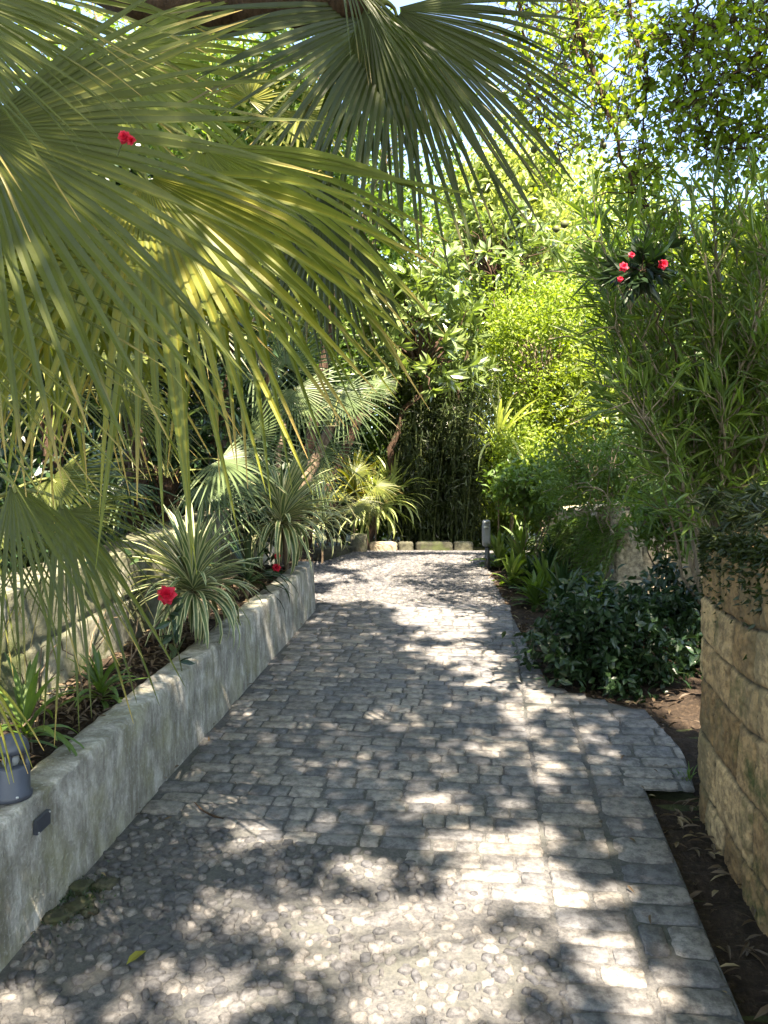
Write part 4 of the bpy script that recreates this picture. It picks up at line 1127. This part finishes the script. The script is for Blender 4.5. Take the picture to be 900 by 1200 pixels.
mb = MB(); lathe(mb, lc + np.array([.046, -.038, .012]), [(.0, .0), (.006, .001), (.006, .006), (0, .008)], 8); mb.build('screw', M['silver'], root, True)
pc = np.array([XL + .0165, 2.225, float(gz(2.225)) + .312])
root = thing('plaque', 'small dark rectangular plate fixed to the kerb wall below the garden lamp', 'plate', pc)
mb = MB(); ys = [-.036, .036]; V = []
for x_ in (-.012, .002):
    for (y_, z_) in ((-.036, -.022 - .0045), (.036, -.022 + .0045), (.036, .022 + .0045), (-.036, .022 - .0045)): V.append(pc + [x_, y_, z_])
mb.add(np.array(V), [np.array([[3, 2, 1, 0], [4, 5, 6, 7], [0, 1, 5, 4], [1, 2, 6, 5], [2, 3, 7, 6], [3, 0, 4, 7]])]); mb.build('plate', M['plaque'], root)
for (a, b) in ((-.030, -.017), (.030, .017)):
    mb = MB(); ball(mb, pc + [.003, a, b + a * .125], .0028, 8, 5); mb.build('screw', M['silver'], root, True)

lathe = _l
bc = at(571, 668, 7.85); bc[2] = float(gz(bc[1])) - .05
root = thing('bollard', 'short dark bollard with a grey head at the far right edge of the path', 'bollard', bc)
mb = MB(); lathe(mb, bc, [(0, 0), (.028, 0), (.024, .27), (0, .27)], 12); mb.build('post', M['post'], root, True)
mb = MB(); rough_block(mb, bc + [-.01, 0, .40], .08, .08, .27, .2, .0005, .5, 6); mb.build('head', M['post_grey'], root, True)
for k in range(2):
    mb = MB(); rough_block(mb, bc + [-.01, -.045, .46 + k * .05], .055, .012, .02, .2, .0005, .5, 4); mb.build('louvre', M['silver'], root, True)

# ------------------------------------------------------------------ small ground details
mc = onramp(92, 1060)
root = thing('mossy_stones', 'small heap of dark mossy stones at the foot of the kerb wall', 'stones', mc)
mb = MB()
for k in range(11):
    q = mc + np.array([rng.uniform(-.05, .06), rng.uniform(-.10, .12), 0]); q[0] = max(q[0], XL + .05); q[2] = float(gz(q[1])) + .006
    rough_block(mb, q, rng.uniform(.04, .08), rng.uniform(.04, .07), rng.uniform(.015, .035), rng.uniform(0, 3), .006, rng.random() * .4, 5)
mb.build('stone_heap', M['darkstone'], root, True)
mb = MB(); n = 260; q = mc + rng.normal(0, 1, (n, 3)) * [.05, .07, 0]; q[:, 0] = np.maximum(q[:, 0], XL + .03); q[:, 2] = gz(q[:, 1]) + .014
place_leaves(mb, q, rand_dirs(n, 1), rand_dirs(n, 0), .012, .006, T2); tag(mb.build('moss', M['dark'], root), kind='stuff')

g = onramp(148, 1138); root = None
mb = MB(); place_leaves(mb, [g + [0, 0, .018]], np.array([[.28, .95, .12]]), np.array([[.2, -.2, 1]]), .085, .026, T6, np.array([.95]))
tag(mb.build('fallen_leaf', M['palm_y']), 'single yellow green leaf lying on the pebbles near the bottom left', 'leaf')
g = onramp(262, 955)
mb = MB(); q = np.array([onramp(228, 945), onramp(238, 955), onramp(252, 962), onramp(262, 964)]) + [0, 0, .016]
tube(mb, q, [.002, .004, .004, .002], 6); tag(mb.build('fallen_twig', M['bark_dark'], smooth=True), 'short dark curved twig lying on the setts left of centre', 'twig')
def litter(mb, xs, ys, zs, n, Lr, W, var=None, T=T6):
    P = np.stack([xs, ys, zs], -1); D = rand_dirs(n, 0) * [1, 1, .18]; place_leaves(mb, P, D, nrm(rng.normal(0, .3, (n, 3)) + UPV), rng.uniform(*Lr, n), W * rng.uniform(.6, 1.2, n), T, var)
mb = MB()
n = 1500; ys = rng.uniform(.6, 6.0, n); xs = rng.uniform(-1.88, XL - .16, n)
litter(mb, xs, ys, gz(ys) + .37 + rng.uniform(0, .02, n), n, (.03, .09), .018, rng.random(n) ** 2)
n = 130; ys = rng.uniform(1.4, 3.25, n); xs = rng.uniform(.66, .86, n)
litter(mb, xs, ys, gz(ys) - .012 + rng.uniform(0, .012, n), n, (.03, .085), .016, rng.random(n) ** .8)
n = 600; ys = rng.uniform(3.9, 8.6, n); xs = xr(ys) + rng.uniform(.0, 1.0, n) ** 1.6 * .8
litter(mb, xs, ys, gz(ys) - .005 + rng.uniform(0, .015, n), n, (.03, .08), .02, rng.random(n) ** 1.5)
n = 500; ys = rng.uniform(6.2, 9.0, n); xs = xl(ys) - rng.uniform(.02, .8, n)
litter(mb, xs, ys, gz(ys) + .045 + rng.uniform(0, .015, n), n, (.03, .08), .02, rng.random(n) ** 2)
tag(mb.build('leaf_litter', M['litter']), 'dry fallen leaves scattered over the dark soil beds', 'dead leaves', kind='stuff')
mb = MB(); n = 90
ys = rng.uniform(1.6, 8.2, n); xs = rng.uniform(0, 1, n); xs = np.where(rng.random(n) < .5, XL + .02 + xs ** 2 * .3, xr(ys) - xs ** 2 * .3)
xs = np.where(ys > 3.2, np.minimum(xs, xr(ys)), xs)
litter(mb, xs, ys, gz(ys) + .016, n, (.02, .055), .012, rng.random(n))
tag(mb.build('path_litter', M['litter']), 'small dry leaf scraps along both edges of the path', 'dead leaves', kind='stuff')
# thin bare twigs and creeping stems in the bed
mb = MB()
for k in range(26):
    y_ = rng.uniform(2.3, 4.6); a = np.array([rng.uniform(-1.86, -1.6), y_, float(gz(y_)) + .36]); b = a + np.array([rng.uniform(-.05, .12), rng.uniform(-.4, .4), rng.uniform(.05, .42)])
    tube(mb, curve(a, b, 8, sag=.06, wob=.012), np.linspace(.0045, .0015, 8), 5, cap=False, var=rng.random())
tag(mb.build('bare_twigs', M['bark'], smooth=True), 'tangle of thin bare twigs in the soil bed before the retaining wall', 'twigs', kind='stuff')
c = onramp(805, 915) + [.0, .03, -.03]
root = thing('grass_tuft', 'small tuft of grass at the foot of the stone pillar', 'grass', c)
mb = MB()
for k in range(26):
    a = rng.uniform(0, 6.28); e = rng.uniform(.7, 1.5); strap(mb, c + rng.normal(0, .012, 3) * [1, 1, 0], [math.cos(a) * math.cos(e), math.sin(a) * math.cos(e), math.sin(e)], rng.uniform(.06, .13), .006, .8, rng.random(), 6)
mb.build('blades', M['mid'], root)

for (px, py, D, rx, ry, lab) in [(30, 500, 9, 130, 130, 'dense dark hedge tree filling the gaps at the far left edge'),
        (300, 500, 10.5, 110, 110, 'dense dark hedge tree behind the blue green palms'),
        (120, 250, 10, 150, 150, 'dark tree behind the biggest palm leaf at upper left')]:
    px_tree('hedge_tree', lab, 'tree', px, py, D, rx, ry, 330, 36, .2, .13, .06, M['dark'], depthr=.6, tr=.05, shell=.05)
